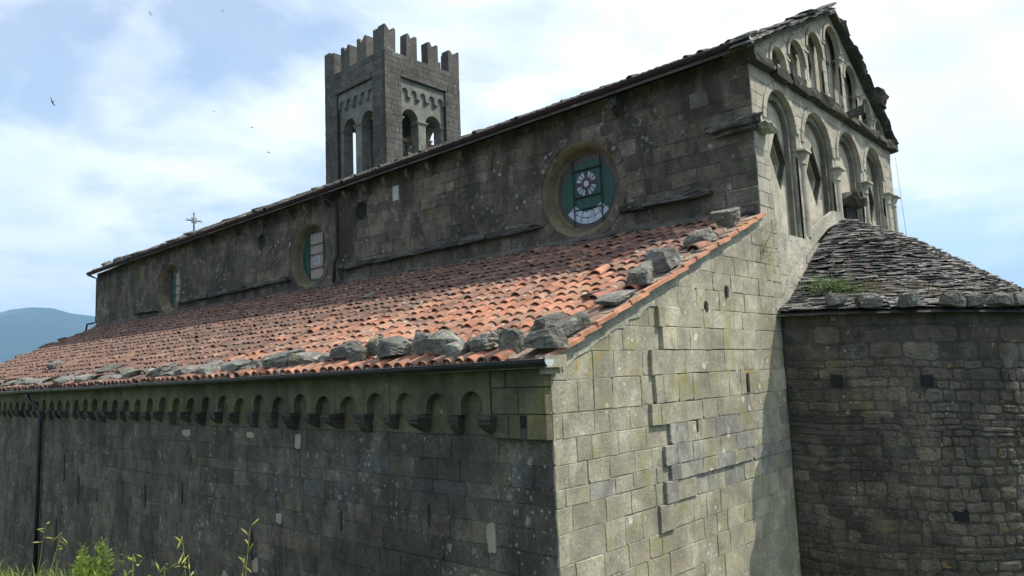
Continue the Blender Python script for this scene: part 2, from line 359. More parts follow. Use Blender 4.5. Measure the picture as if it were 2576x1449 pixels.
def courses(vs, u0, u1, lmin, lmax, rng, splits=None):
    """vs: course boundaries from the top down -> rects"""
    res = []
    for k in range(len(vs) - 1):
        cuts = [u0]; u = u0 - rng.random() * lmin
        sp = sorted(splits[k]) if splits and k in splits else []
        while True:
            u += rng.uniform(lmin, lmax)
            if u > u1 - lmin * .45: break
            if u > u0 + lmin * .4 and all(abs(u - q) > lmin * .4 for q in sp): cuts.append(u)
        cuts = sorted(cuts + sp) + [u1]
        for a, b in zip(cuts[:-1], cuts[1:]): res.append((a, b, vs[k + 1], vs[k]))
    return res
def descend(v1, v0, hmin, hmax, rng):
    v = [v1]
    while v[-1] > v0 + hmin: v.append(v[-1] - rng.uniform(hmin, hmax))
    v[-1] = min(v[-1], v0); return v
def block_geo(poly, proud, back=-.05, ch=.010):
    """convex polygon -> chamfered block, in (u, v, d)"""
    c = cen(poly); n = len(poly)
    ins = []
    for p in poly:
        dx, dy = c[0] - p[0], c[1] - p[1]; l = hypot(dx, dy) or 1; k = min(ch * 1.4, l * .4) / l; ins.append((p[0] + dx * k, p[1] + dy * k))
    vs = [(p[0], p[1], proud) for p in ins] + [(p[0], p[1], proud - ch) for p in poly] + [(p[0], p[1], back) for p in poly]
    fs = [tuple(range(n))]
    for i in range(n): j = (i + 1) % n; fs += [(n + i, n + j, j, i), (2 * n + i, 2 * n + j, n + j, n + i)]
    return vs, fs
def rubble_geo(poly, proud, rng, back=-.05):
    """irregular rounded stone"""
    c = cen(poly); pts = []
    n = len(poly)
    for i in range(n):
        a, b = poly[i], poly[(i + 1) % n]
        for t in (.16, .84): pts.append((a[0] + (b[0] - a[0]) * t + rng.uniform(-.008, .008), a[1] + (b[1] - a[1]) * t + rng.uniform(-.008, .008)))
    m = len(pts); sc2 = lambda k: [(c[0] + (p[0] - c[0]) * k, c[1] + (p[1] - c[1]) * k) for p in pts]
    r1, r2 = sc2(.93), sc2(.55)
    vs = [(p[0], p[1], back) for p in pts] + [(p[0], p[1], proud * .55 + rng.uniform(-.006, .006)) for p in r1] + [(p[0], p[1], proud + rng.uniform(-.010, .010)) for p in r2]
    fs = []
    for i in range(m):
        j = (i + 1) % m; fs += [(i, j, m + j, m + i), (m + i, m + j, 2 * m + j, 2 * m + i)]
    fs.append(tuple(range(2 * m, 3 * m))); return vs, fs
def pieces(items, name, stuffname, parent, cap=300, smooth=False, mats=None):
    """items: (world verts, faces, material, seen). The cap pieces that show largest become objects, the rest one mesh of stuff per material"""
    def score(it):
        c = Vector(np.mean(np.array(it[0]), axis=0)); q = pix(c)
        if q is None or not in_frame(c): return 0
        b = np.array(it[0]); ext = np.prod(sorted(b.max(0) - b.min(0))[1:]); return ext / q[2] ** 2
    sc_ = sorted(((score(it), i) for i, it in enumerate(items)), reverse=True); chosen = {i for s, i in sc_[:cap] if s > 0}
    rest = {}
    for i, (vs, fs, mat) in enumerate(items):
        if i in chosen:
            c = Vector(np.mean(np.array(vs), axis=0)); mb = MB(); mb.add([Vector(p) - c for p in vs], fs); mb.local(name, mat, parent, c, smooth=smooth)
        else: rest.setdefault(mat.name, (mat, MB()))[1].add(vs, fs)
    for k, (mat, mb) in rest.items():
        o = mb.build(stuffname, mat, parent, smooth=smooth); o['kind'] = 'stuff'
def ashlar(rects, fm, rng, part, mat, name='stone_block', stuffname='stone_blocks', joint=.006, proud=(.0, .012), regions=(), holes=(), matfn=None, proudfn=None, cap=300, jit=.004, minarea=.012, ch=.010, chip=0):
    items = []
    for (a, b, v0, v1) in rects:
        j = joint
        poly = [(a + j + rng.uniform(-jit, jit), v0 + j + rng.uniform(-jit, jit)), (b - j + rng.uniform(-jit, jit), v0 + j + rng.uniform(-jit, jit)),
                (b - j + rng.uniform(-jit, jit), v1 - j + rng.uniform(-jit, jit)), (a + j + rng.uniform(-jit, jit), v1 - j + rng.uniform(-jit, jit))]
        for (nx, ny, d) in regions: 
            if poly: poly = clip(poly, nx, ny, d)
        for h in holes:
            if len(poly) < 3: break
            c = cen(poly)
            if h[0] == 'c':
                _, hu, hv, r = h
                if hypot(c[0] - hu, c[1] - hv) < r * .55 and all(hypot(p[0] - hu, p[1] - hv) < r * 1.05 for p in poly): poly = []; break
                nu, nv = min(max(hu, min(p[0] for p in poly)), max(p[0] for p in poly)), min(max(hv, min(p[1] for p in poly)), max(p[1] for p in poly))
                if hypot(nu - hu, nv - hv) < r:
                    dx, dy = c[0] - hu, c[1] - hv; l = hypot(dx, dy)
                    if l < 1e-4: poly = []; break
                    dx /= l; dy /= l; poly = clip(poly, -dx, -dy, -(dx * hu + dy * hv + r))
            elif h[0] == 'r':
                _, h0, h1, g0, g1 = h
                u0_, u1_, w0, w1 = min(p[0] for p in poly), max(p[0] for p in poly), min(p[1] for p in poly), max(p[1] for p in poly)
                if u0_ < h1 and u1_ > h0 and w0 < g1 and w1 > g0:
                    opts = [clip(poly, 1, 0, h0), clip(poly, -1, 0, -h1), clip(poly, 0, 1, g0), clip(poly, 0, -1, -g1)]
                    opts = [o for o in opts if len(o) > 2]
                    poly = max(opts, key=area) if opts else []
        if len(poly) < 3 or area(poly) < minarea: continue
        if chip and len(poly) == 4:
            q_ = []
            for i_ in range(4):
                a_, b_ = poly[i_], poly[(i_ + 1) % 4]; w_ = rng.random()
                if w_ < chip: k_ = rng.uniform(.02, .06); l_ = max(.1, hypot(b_[0] - a_[0], b_[1] - a_[1])); p_ = poly[i_ - 1]; l2 = max(.1, hypot(p_[0] - a_[0], p_[1] - a_[1])); q_ += [(a_[0] + (p_[0] - a_[0]) * k_ / l2, a_[1] + (p_[1] - a_[1]) * k_ / l2), (a_[0] + (b_[0] - a_[0]) * k_ / l_, a_[1] + (b_[1] - a_[1]) * k_ / l_)]
                else: q_.append(a_)
                for t_ in (.33, .67):
                    cc = cen(poly); m_ = (a_[0] + (b_[0] - a_[0]) * t_, a_[1] + (b_[1] - a_[1]) * t_); k_ = rng.uniform(0, .02) * rng.random(); q_.append((m_[0] + (cc[0] - m_[0]) * k_ / .3, m_[1] + (cc[1] - m_[1]) * k_ / .3))
            poly = q_
        c = cen(poly); p = rng.uniform(*proud) + (proudfn(c) if proudfn else 0)
        vs, fs = block_geo(poly, p, ch=ch); items.append(([fm(*q) for q in vs], fs, matfn(c) if matfn else mat))
    pieces(items, name, stuffname, part, cap)

def rockgeo(rng, sx, sy, sz, k=.42, n=4, rough=.16):
    """blocky boulder, base at z = 0"""
    vs = {}; faces = []
    def vid(p):
        return vs.setdefault(tuple(round(q, 4) for q in p), len(vs))
    g = [-1 + 2 * i / n for i in range(n + 1)]
    for ax in range(3):
        for s in (-1, 1):
            for i in range(n):
                for j in range(n):
                    q = []
                    for (a, b) in ((i, j), (i + 1, j), (i + 1, j + 1), (i, j + 1)):
                        p = [0, 0, 0]; p[ax] = s; p[(ax + 1) % 3] = g[a]; p[(ax + 2) % 3] = g[b]; q.append(vid(p))
                    faces.append(tuple(q if s > 0 else q[::-1]))
    pts = []
    ax = [rng.uniform(-.25, .25) for _ in range(6)]
    cuts = [(Vector((rng.uniform(-1, 1), rng.uniform(-1, 1), rng.uniform(-.2, 1))).normalized(), rng.uniform(.95, 1.25)) for _ in range(5)]
    for p in vs:
        v = Vector(p); s = v.normalized() * 1.15; v = v.lerp(s, k)
        v = Vector((v.x * (1 + ax[0] * v.z), v.y * (1 + ax[1] * v.z), v.z * (1 + ax[2] * v.x + ax[3] * v.y)))
        for nrm, d in cuts:
            e = v.dot(nrm) - d
            if e > 0: v -= nrm * e
        v += (MN.noise_vector(v * 1.7 + Vector((ax[4] * 40, ax[5] * 40, 0))) * 1.6 + MN.noise_vector(v * 4.3 + Vector((ax[5] * 30, 0, ax[4] * 30)))) * rough * .75 + Vector((rng.uniform(-1, 1), rng.uniform(-1, 1), rng.uniform(-1, 1))) * rough * .22
        pts.append((v.x * sx / 2, v.y * sy / 2, v.z * sz / 2 + sz / 2 * .9))
    return pts, faces

# ------------------------------------------------------------------ the setting: ground, hills, haze
FX = Vector((cos(YAW), sin(YAW))); LX = Vector((-sin(YAW), cos(YAW)))
def ground_h(x, y):
    d = Vector((x - CAM.x, y - CAM.y)); s = d.dot(FX); l = d.dot(LX)
    edge = min(1.0 + 1.45 * max(0, l), 6.7) if l < 12 else 6.7
    t = min(1, max(0, (s - edge) / 4.0)); t = t * t * (3 - 2 * t)
    far = min(1, max(0, (-s - 15) / 60))
    return (-1.62) * (1 - t) + GZ * t + far * 3
xs = sorted(set([-14000, -6000, -2500, -900, -300, -120, -60, -35] + [round(-22 + .5 * i, 2) for i in range(60)] + [10, 15, 25, 40, 70, 130, 300, 900, 2500, 6000, 14000]))
ys = sorted(set([-14000, -6000, -2500, -900, -300, -120, -60, -35] + [round(-20 + .5 * i, 2) for i in range(80)] + [22, 28, 36, 45, 70, 130, 300, 900, 2500, 6000, 14000]))
gm = MB(); rg = random.Random(3)
for y in ys:
    for x in xs:
        near = hypot(x - CAM.x, y - CAM.y) < 40
        gm.v.append((x, y, ground_h(x, y) + (rg.uniform(-.06, .06) if near else 0)))
nx_ = len(xs)
gm.f = [(j * nx_ + i, j * nx_ + i + 1, (j + 1) * nx_ + i + 1, (j + 1) * nx_ + i) for j in range(len(ys) - 1) for i in range(nx_ - 1)]
g = gm.build('ground', MS['ground'], smooth=True); g['kind'] = 'structure'
def ridge(name, dist, elev, depth, seed):
    """a long hill: crest at dist with elevation angle elev(az) (degrees)"""
    mb = MB(); na, nr = 220, 14
    for i in range(na + 1):
        az = radians(-70 + 250 * i / na)
        for j in range(nr + 1):
            t = j / nr; r = dist - depth * (1 - t) if t < .72 else dist - depth * .28 + depth * (t - .72) * 3
            crest = max(-.5, elev(math.degrees(az))); h = math.tan(radians(crest)) * dist
            prof = min(1, t / .72) ** 1.25 if t < .72 else 1 - ((t - .72) / .28) ** 2 * .9
            nz = MN.fractal(Vector((cos(az) * r * .0011, sin(az) * r * .0011, seed)), 1, 2.1, 6) * 80 * min(1, t * 1.5) * (1 - .75 * max(0, 1 - abs(t - .72) * 5))
            mb.v.append((CAM.x + cos(az) * r, CAM.y + sin(az) * r, GZ - 20 + (h + 26) * prof + nz))
    m = nr + 1
    mb.f = [(i * m + j, (i + 1) * m + j, (i + 1) * m + j + 1, i * m + j + 1) for i in range(na) for j in range(nr)]
    o = mb.build(name, MS['hill'], smooth=True); o['kind'] = 'structure'; return o
def bumpf(a, c, w, h): return h * math.exp(-((a - c) / w) ** 2)
ridge('hills', 9000, lambda a: 2.15 + bumpf(a, 75.2, 6.5, 2.55) + bumpf(a, 62, 7, 2.0) + bumpf(a, 92, 8, 2.4) + .10 * sin(a * 1.1 + .4) + .05 * sin(a * 2.7 + 1), 4200, 1.0)
ridge('hills', 5000, lambda a: 1.2 + bumpf(a, 66, 6.5, 2.9) + bumpf(a, 95, 8, 1.4) + .22 * sin(a * .8) + .1 * sin(a * 2.3), 2200, 5.0)
hz = MB(); hz.box((-13000, -13000, GZ - 40), (13000, 13000, 1150))
hm = bpy.data.materials.new('hazy_air'); hm.use_nodes = True; ht = hm.node_tree; ht.nodes.clear()
ho = ht.nodes.new('ShaderNodeOutputMaterial'); pv = ht.nodes.new('ShaderNodeVolumePrincipled')
pv.inputs['Color'].default_value = (.34, .64, 1.0, 1); pv.inputs['Density'].default_value = 1.15e-4; pv.inputs['Anisotropy'].default_value = .1
ht.links.new(pv.outputs[0], ho.inputs['Volume'])
h_ = hz.build('haze', hm); h_['kind'] = 'stuff'

# ------------------------------------------------------------------ church
XW, XE, XM = 6.8, 16.35, 12.0      # clerestory wall, far wall, ridge
LEN = 36.8
church = thing('church', 'long grey stone Romanesque church with terracotta aisle roof and slate-roofed apse', 'church', (0, 0, GZ))
def part(name, mb, mat, smooth=False, parent=None, label=None):
    o = mb.build(name, mat, parent or church, smooth=smooth)
    if label: o['label'] = label
    return o
def rz(x, y):
    zt = 2.95 + .009 * y; return zt - (zt - .1) / 7.1 * (6.8 - x)
rng = random.Random(11)

# --- aisle side wall (faces -X)
fmS = frame_map('x', 0.0)
mb = plate([(.12, GZ), (LEN, GZ), (LEN, .16), (.12, .16)], [], fmS, -.8, -.004)
aw = fixn(part('aisle_wall', mb, MS['mortar'], label='dark weathered side wall of squared blocks under the gutter'))
vs = [-.83] + [-1.18, -1.48, -1.68, -1.98] ; vs += descend(-1.98, GZ, .26, .36, rng)[1:]
rects = courses(vs, 0.02, LEN, .34, .95, rng, {1: [.34, .73, 3.3, 3.7, 4.1], 2: [1.59, 2.3, 2.75], 3: [4.17, 4.8, 5.3, 5.75, 6.3, 6.6]})
dark_at = [(.53, -1.33), (1.9, -1.58), (2.5, -1.58), (4.5, -1.83), (3.5, -1.33), (3.9, -1.33), (5.5, -1.83), (6.45, -1.83)]
hole_side = [('r', .34, .44, -.69, -.54)]
def side_mat(c):
    return MS['slateblock'] if any(abs(c[0] - a) < .34 and abs(c[1] - b) < .12 for a, b in dark_at) else MS['side']
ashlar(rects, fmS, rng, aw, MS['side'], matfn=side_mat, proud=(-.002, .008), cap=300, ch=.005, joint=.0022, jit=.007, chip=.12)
# flush field behind the arches and corner strip
mb = MB(); 
for (a, b) in [(.95 + 1.44 * i, .95 + 1.44 * (i + 1)) for i in range(24)]:
    mb = MB(); vs_, fs_ = block_geo([(a + .005, -.825), (min(b, LEN) - .005, -.825), (min(b, LEN) - .005, .05), (a + .005, .05)], .0); mb.add([fmS(*q) for q in vs_], fs_); part('field_slab', mb, MS['frieze'], parent=aw)
cs = courses([.05, -.18, -.53, -.85], .0, .95, .36, .6, rng, {1: [.47], 2: [.34]})
ashlar(cs, fmS, rng, aw, MS['frieze'], proud=(.11, .12), holes=[('r', .33, .45, -.70, -.54)], name='corner_block', stuffname='corner_blocks')
mb = MB(); mb.box((-.095, .06, -.85), (.0, .945, .04)); part('corner_backing', mb, MS['mortar'], parent=aw)
mb = MB(); mb.box((-.104, .335, -.70), (-.096, .445, -.545)); part('putlog_hole', mb, MS['black'], parent=aw)
# arched corbel table
PIT = .72; nA = int((LEN - .95) / PIT)
def arch_mesh(w, h0=-.54, h1=.05, t=.12, leg=.12, k=0):
    r = (w - 2 * leg) / 2; sp = -.24 - r + .03 * k
    pl = [(leg, h0), (0, h0), (0, h1), (w, h1), (w, h0), (w - leg, h0)] + [(w / 2 + r * cos(pi * i / 10), sp + r * sin(pi * i / 10)) for i in range(11)]
    return plate(pl, [], lambda u, v, d: (-d, u, v), 0.001, t)
ams = [arch_mesh(PIT - .006, k=k, leg=l).mesh('arch', MS['frieze']) for k, l in ((0, .12), (1, .14), (-.6, .105))]
def corbel_mesh(k):
    mb = MB(); w = (.20, .24, .22)[k]; tz = -.54; bz = (-.80, -.83, -.78)[k]; p = (.24, .20, .26)[k]
    mb.box((-p, -w / 2 - .02, tz - .055), (0.0, w / 2 + .02, tz - .002))
    pr = [(p - .02, tz - .055), (p - .03, tz - .12), (p * .55, bz + .06), (.03, bz), (0, bz)]
    vs_ = []
    for s in (-1, 1):
        for d, z in pr + [(0, tz - .055)]: vs_.append((-d, s * w / 2 * (1 if z > -.7 else .85), z))
    n = len(pr) + 1; fs_ = [tuple(range(n)), tuple(range(2 * n - 1, n - 1, -1))] + [(i, i + n, (i + 1) % n + n, (i + 1) % n) for i in range(n)]
    mb.add(vs_, fs_); return mb.mesh('corbel', MS['trim'])
cms = [corbel_mesh(k) for k in range(3)]
for me in ams + cms:
    bm = bmesh.new(); bm.from_mesh(me); bmesh.ops.recalc_face_normals(bm, faces=bm.faces); bm.to_mesh(me); bm.free()
for i in range(nA):
    y = .95 + .01 + i * PIT
    link(bpy.data.objects.new('arch', rng.choice(ams)), aw, (rng.uniform(-.006, .006), y, rng.uniform(-.01, .01)))
    link(bpy.data.objects.new('corbel', rng.choice(cms)), aw, (0, y + rng.uniform(-.02, .02), rng.uniform(-.015, .01)), scale=(rng.uniform(.6, 1.25), rng.uniform(.7, 1.25), 1))
# cornice slabs
y = .0
while y < LEN - .4:
    l = min(rng.uniform(.9, 1.5), LEN - y); mb = MB(); j = rng.uniform(-.012, .012)
    pr = [(0, .054), (.12, .054), (.16, .075), (.24, .10), (.24, .16), (0, .16)]
    vs_ = [(-d - (j if d > .1 else 0), y + .004, z) for d, z in pr] + [(-d - (j if d > .1 else 0), y + l - .004, z) for d, z in pr]; n = 6
    mb.add(vs_, [tuple(range(n)), tuple(range(2 * n - 1, n - 1, -1))] + [(i, i + n, (i + 1) % n + n, (i + 1) % n) for i in range(n)])
    fixn(part('cornice_slab', mb, MS['frieze'], parent=aw)); y += l
# corner end of the cornice on the gable side
mb = MB()
for (x0, x1, y0, z0, z1) in [(-.27, .16, -.16, .06, .22), (-.20, .10, -.09, -.02, .056)]: mb.box((x0, y0, z0), (x1, -.001, z1))
part('cornice_end', mb, MS['east'], parent=aw)
# plaster smears
def patch(fm, cu, cv, w, h, name, mat, parent, seed, d=.02):
    r_ = random.Random(seed); n = 16; pl = []
    for i in range(n):
        a = 2 * pi * i / n; k = r_.uniform(.75, 1.1); pl.append((cu + w / 2 * k * np.sign(cos(a)) * abs(cos(a)) ** .6, cv + h / 2 * k * np.sign(sin(a)) * abs(sin(a)) ** .6))
    return fixn(part(name, plate(pl, [], fm, -.02, d), mat, parent=parent))
for i, (u, v, w, h) in enumerate([(1.13, -2.17, .17, .44), (6.55, -2.45, .22, .2), (7.4, -3.4, .2, .28), (8.6, -3.9, .3, .5), (5.9, -1.05, .2, .32), (7.6, -.98, .3, .12), (10.4, -1.0, .4, .16)]):
    patch(fmS, u, v, w, h, 'plaster_patch', MS['plaster'], aw, i)
for i, (u, v, w, h) in enumerate([(7.55, -3.05, .07, .5), (10.6, -2.3, .06, .5), (12.6, -2.55, .1, .55), (17.2, -2.7, .22, .75), (18.4, -2.2, .1, .7), (19.0, -4.2, .2, 1.0), (2.4, -2.0, .05, .3), (4.6, -2.3, .04, .35)]):
    patch(fmS, u, v, w, h, 'open_joint', MS['void'], aw, 50 + i, d=.021)

# --- east wall (faces -Y), aisle part up to the apse
fmE = frame_map('y', 0.0)
slope = (rz(6.8, 0) - rz(0, 0)) / 6.8
mb = plate([(.03, GZ), (7.5, GZ), (7.5, rz(6.8, 0) + .6), (6.8, rz(6.8, 0) + .6), (6.8, rz(6.8, 0) - .02), (.03, rz(0, 0) - .02)], [], fmE, -.7, -.006)
ew = fixn(part('east_wall', mb, MS['mortar_joint'], label='pale sunlit end wall of squared blocks below the tiled verge'))
vE = [3.3, 2.97, 2.62, 2.30, 1.95, 1.62, 1.30, .95, .63, .27, -.11, -.54, -.86, -1.18, -1.48, -1.71, -2.03, -2.42, -2.74, -3.1, -3.55, -3.9, -4.3, -4.7, -5.1, -5.5, -5.9, -6.3, GZ]
xb = {7: 2.62, 8: 2.70, 9: 2.35, 10: 2.42, 11: 2.28, 12: 2.76, 13: 2.58, 14: 2.72, 15: 2.54, 16: 2.35}
rects = courses(vE, 0.015, 7.5, .32, .80, rng, {k: [v] for k, v in xb.items()})
def step_at(c):
    for k, v in xb.items():
        if vE[k + 1] < c[1] < vE[k]: return max(0, .055 * (1 - (c[0] - v) / (.8 if k > 15 else 1.6 if k > 14 else 5.5))) if c[0] > v else 0
    return .02 if c[1] > .95 and c[0] > 3.0 else 0
def east_mat(c):
    if -1.9 < c[1] < -1.0 and 2.6 < c[0] < 7.3 and rng.random() < .5: return MS['eastdark']
    if -1.75 < c[1] < -1.4 and .3 < c[0] < 2 and rng.random() < .45: return MS['eastdark']
    return MS['east']
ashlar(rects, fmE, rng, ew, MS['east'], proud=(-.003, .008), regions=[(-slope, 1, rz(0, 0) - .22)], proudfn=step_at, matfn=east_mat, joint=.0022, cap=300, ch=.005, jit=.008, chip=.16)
# rough mortar band under the verge
pl = []; n = 46
for i in range(n + 1): x = .25 + (7.0 - .25) * i / n; pl.append((x, rz(x, 0) - .02))
for i in range(n, -1, -1): x = .25 + (7.0 - .25) * i / n; pl.append((x, rz(x, 0) - .22 - .16 * abs(MN.noise(Vector((x * 2.1, 0, 3)))) - rng.uniform(0, .05)))
fixn(part('mortar_band', plate(pl, [], fmE, -.03, .018), MS['mortar_pale'], parent=ew))
for (u, v, w, h) in [(5.57, -.33, .08, .36), (2.5, -.52, .18, .08), (3.6, -.95, .06, .22), (5.0, 1.3, .09, .22), (4.2, 1.0, .1, .2)]:
    patch(fmE, u, v, w, h, 'chipped_hollow', MS['void'], ew, int(u * 100), d=.024 if u < 2.6 else .055)

# --- aisle roof
mb = MB(); 
for y0, y1 in ((-.06, LEN),):
    vs_ = [(-.27, y0, rz(-.27, y0)), (XW, y0, rz(XW, y0)), (XW, y1, rz(XW, y1)), (-.27, y1, rz(-.27, y1))]
    vs_ += [(x, y, z - .06) for x, y, z in vs_]; mb.add(vs_, [(0, 1, 2, 3), (7, 6, 5, 4), (0, 4, 5, 1), (1, 5, 6, 2), (2, 6, 7, 3), (3, 7, 4, 0)])
ar = part('aisle_roof', mb, MS['mortar_pale'], label='long lean-to roof of half-round terracotta tiles')
def tile_geo(wl, wu, L, h, t, n=8, inv=1):
    """half-round tile along +x (upslope); lower end at x=0; inv=-1 gives a channel"""
    vs_ = []
    for (x, w, k) in ((0, wl, 1), (L, wu, .85)):
        for th in (0, t):
            for i in range(n + 1):
                a = pi * i / n; vs_.append((x, -cos(a) * (w / 2 - th), inv * (sin(a) * (h * k) - th)))
    m = n + 1; O0, I0, O1, I1 = 0, m, 2 * m, 3 * m; fs_ = []
    for i in range(n):
        fs_ += [(O0 + i, O0 + i + 1, O1 + i + 1, O1 + i), (I0 + i + 1, I0 + i, I1 + i, I1 + i + 1), (O0 + i + 1, O0 + i, I0 + i, I0 + i + 1)]
    if inv < 0: fs_ = [f[::-1] for f in fs_]
    return vs_, fs_
cov = tile_geo(.228, .18, .50, .092, .017); pan = tile_geo(.22, .19, .50, .075, .014, n=5, inv=-1)
def place(geo, M): return [tuple(M @ Vector(p)) for p in geo[0]], geo[1]
def roof_tiles(parent, zfun, x_eave, x_top, ys_, expo, cov_name, cap, flatx=None, pans=True, skip=None, rr=random.Random(5)):
    sl = math.atan2(zfun(x_top, 0) - zfun(x_eave, 0), x_top - x_eave); slen = (x_top - x_eave) / cos(sl)
    C, P = [], []
    for j, y in enumerate(ys_):
        off = rr.uniform(-.045, .045) + .09 * MN.noise(Vector((0, y * .35, 11)))
        nrow = int(slen / expo) + 1
        for i in range(nrow):
            s = i * expo + (off if i else off * .35) + rr.uniform(-.025, .025)
            if s > slen - .1: continue
            x = x_eave + s * cos(sl); z = zfun(x, y)
            if skip and skip(x, y, rr): continue
            slip = rr.random() < .035
            if slip: x -= rr.uniform(.03, .14)
            dy = .03 * MN.noise(Vector((x * .5, y * .9, 7)))
            M = Matrix.Translation((x, y + dy + rr.uniform(-.014, .014) * (2 if slip else 1), z + .045 + rr.uniform(-.006, .010))) @ Matrix.Rotation(-(sl - .045 + rr.uniform(-.02, .02)), 4, 'Y') @ Matrix.Rotation(rr.uniform(-.035, .035) * (4 if slip else 1), 4, 'Z') @ Matrix.Rotation(rr.uniform(-.06, .06), 4, 'X')
            s_ = rr.uniform(.96, 1.06); M = M @ Matrix.Diagonal((1, s_, rr.uniform(.9, 1.1), 1))
            C.append(M)
            if pans: P.append(Matrix.Translation((x - .03, y + .125, z + .075)) @ Matrix.Rotation(-(sl - .04), 4, 'Y') @ Matrix.Rotation(rr.uniform(-.02, .02), 4, 'Z'))
    return C, P
def emit(Ms, geo, name, stuffname, parent, mat, cap):
    sc_ = []
    for i, M in enumerate(Ms):
        c = M.translation; q = pix(c); sc_.append(((1 / q[2] if q and in_frame(c, .005) else 0), i))
    sc_.sort(reverse=True); ch = {i for s, i in sc_[:cap] if s > 0}
    mb = MB(); mb.add(*geo); me = mb.mesh(name, mat, False)
    rest = MB(); P0 = WL[parent.as_pointer()]
    for i, M in enumerate(Ms):
        if i in ch:
            o = bpy.data.objects.new(name, me); COL.objects.link(o); o.parent = parent; o.matrix_basis = Matrix.Translation(-P0) @ M
        else: rest.add(*place(geo, M))
    if rest.v: o = rest.build(stuffname, mat, parent, smooth=False); o['kind'] = 'stuff'
ysC = [.66 + .25 * j for j in range(int((LEN - .7) / .25))]
C, P = roof_tiles(ar, rz, -.30, 6.72, ysC, .405, 'cover_tile', 300)
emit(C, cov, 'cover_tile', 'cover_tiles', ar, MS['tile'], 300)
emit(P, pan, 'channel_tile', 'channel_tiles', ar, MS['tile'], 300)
# flat tiles and upturned edge tiles along the verge
slA = math.atan2(slope, 1)
r_ = random.Random(21)
fl = MB(); fl.box((0, -.17, 0), (.52, .17, .022)); fl.box((0, -.17, .0221), (.5, -.145, .05)); fl.box((0, .145, .0221), (.5, .17, .05)); flm = fl.mesh('flat_tile', MS['flat'])
vg = MB(); vg.box((0, -.025, 0), (.50, .025, .062)); vgm = vg.mesh('verge_tile', MS['orange'])
for i in range(17):
    s = i * .445; x = -.30 + s * cos(slA)
    for k, yy in enumerate((.07, .41)):
        xx = x + r_.uniform(-.05, .05) + (.12 if k else 0)
        o = bpy.data.objects.new('flat_tile', flm); link(o, ar, (xx, yy + r_.uniform(-.015, .015), rz(xx, 0) + .02 + .006 * (i % 2)), (r_.uniform(-.03, .03), -(slA - .05 + r_.uniform(-.01, .02)), r_.uniform(-.04, .04)))
    o = bpy.data.objects.new('verge_tile', vgm); link(o, ar, (x + r_.uniform(-.04, .02), -.115 + r_.uniform(-.012, .012), rz(x, 0) + .0 + r_.uniform(-.005, .006)), (r_.uniform(-.1, .1), -(slA - .055 + r_.uniform(-.02, .02)), r_.uniform(-.03, .03)))
    if i in (1, 6, 9, 11, 13):
        o = bpy.data.objects.new('cover_tile', bpy.data.meshes['cover_tile']); link(o, ar, (x + .1, .24 + r_.uniform(-.03, .03), rz(x + .1, 0) + .06), (0, -(slA - .05), r_.uniform(-.06, .06)), scale=(1, 1.15, 1.1))
mb = MB(); mb.box((-.27, -.085, -.10), (.30, -.05, .10))
# mortar flashing where the roof meets the clerestory
pts = []; rad = []; n = 130
for i in range(n + 1): y = .1 + (LEN - .1) * i / n; pts.append((XW - .03, y, rz(XW, y) + .10 + rng.uniform(-.02, .03))); rad.append(rng.uniform(.05, .09))
mb = MB(); mb.tube(pts, rad, 7); part('mortar_flashing', mb, MS['ledge'], parent=ar)
# gutter
def gutter(name, x, z0, z1, y0, y1, r, mat, parent, cap_mat, n=9, seg=12):
    mb = MB(); rr = random.Random(9); vs_ = []; m = n + 1
    prof = [(cos(pi + pi * i / n) * r, sin(pi + pi * i / n) * r) for i in range(m)]
    prof2 = [(a * .93, b * .93) for a, b in prof]
    allp = prof + prof2[::-1]; M_ = len(allp)
    for k in range(seg + 1):
        t = k / seg; y = y0 + (y1 - y0) * t; zz_ = z0 + (z1 - z0) * t + (rr.uniform(-.008, .008) if 0 < k < seg else 0)
        vs_ += [(x + a, y, zz_ + b) for a, b in allp]
    fs_ = [(k * M_ + i, k * M_ + (i + 1) % M_, (k + 1) * M_ + (i + 1) % M_, (k + 1) * M_ + i) for k in range(seg) for i in range(M_)]
    fs_ += [tuple(range(M_))[::-1], tuple(range(seg * M_, (seg + 1) * M_))]
    mb.add(vs_, fs_); g_ = part(name, mb, mat, True, parent)
    b = MB(); b.tube([(x - r, y0 + (y1 - y0) * k / seg, vs_[k * M_][2] + .004) for k in range(seg + 1)], .010, 6); b.build('rim_bead', mat, g_, smooth=True)
    c = MB(); c.add([(x + a * 1.02, y0 - .004, z0 + b_ * 1.02) for a, b_ in prof] + [(x + a * 1.02, y0 + .004, z0 + b_ * 1.02) for a, b_ in prof], [tuple(range(m)), tuple(range(2 * m - 1, m - 1, -1))] + [(i, (i + 1) % m, (i + 1) % m + m, i + m) for i in range(m)])
    c.build('end_cap', cap_mat, g_)
    for k in range(1, int((y1 - y0) / 3.1)):
        y = y0 + 3.1 * k; t = (y - y0) / (y1 - y0); q = MB(); zz_ = z0 + (z1 - z0) * t
        q.tube([(x + cos(pi + pi * i / 8) * r * 1.04, y, zz_ + sin(pi + pi * i / 8) * r * 1.04) for i in range(9)], .009, 5); q.build('joint_strap', mat, g_, smooth=True)
    return g_
gutter('aisle_gutter', -.36, .155, .03, -.30, LEN, .085, MS['gutter'], church, MS['zinc'])
def pipe(name, pts, r, mat, n=10):
    mb = MB(); mb.tube(pts, r, n); o = part(name, mb, mat, True); return o
dp = pipe('downpipe', [(-.36, 20.9, -.03), (-.36, 20.85, -.12), (-.33, 20.75, -.25), (-.2, 20.62, -.36), (-.11, 20.55, -.46), (-.10, 20.52, -.62), (-.10, 20.5, -3.0), (-.10, 20.5, GZ)], .062, MS['gutter'])

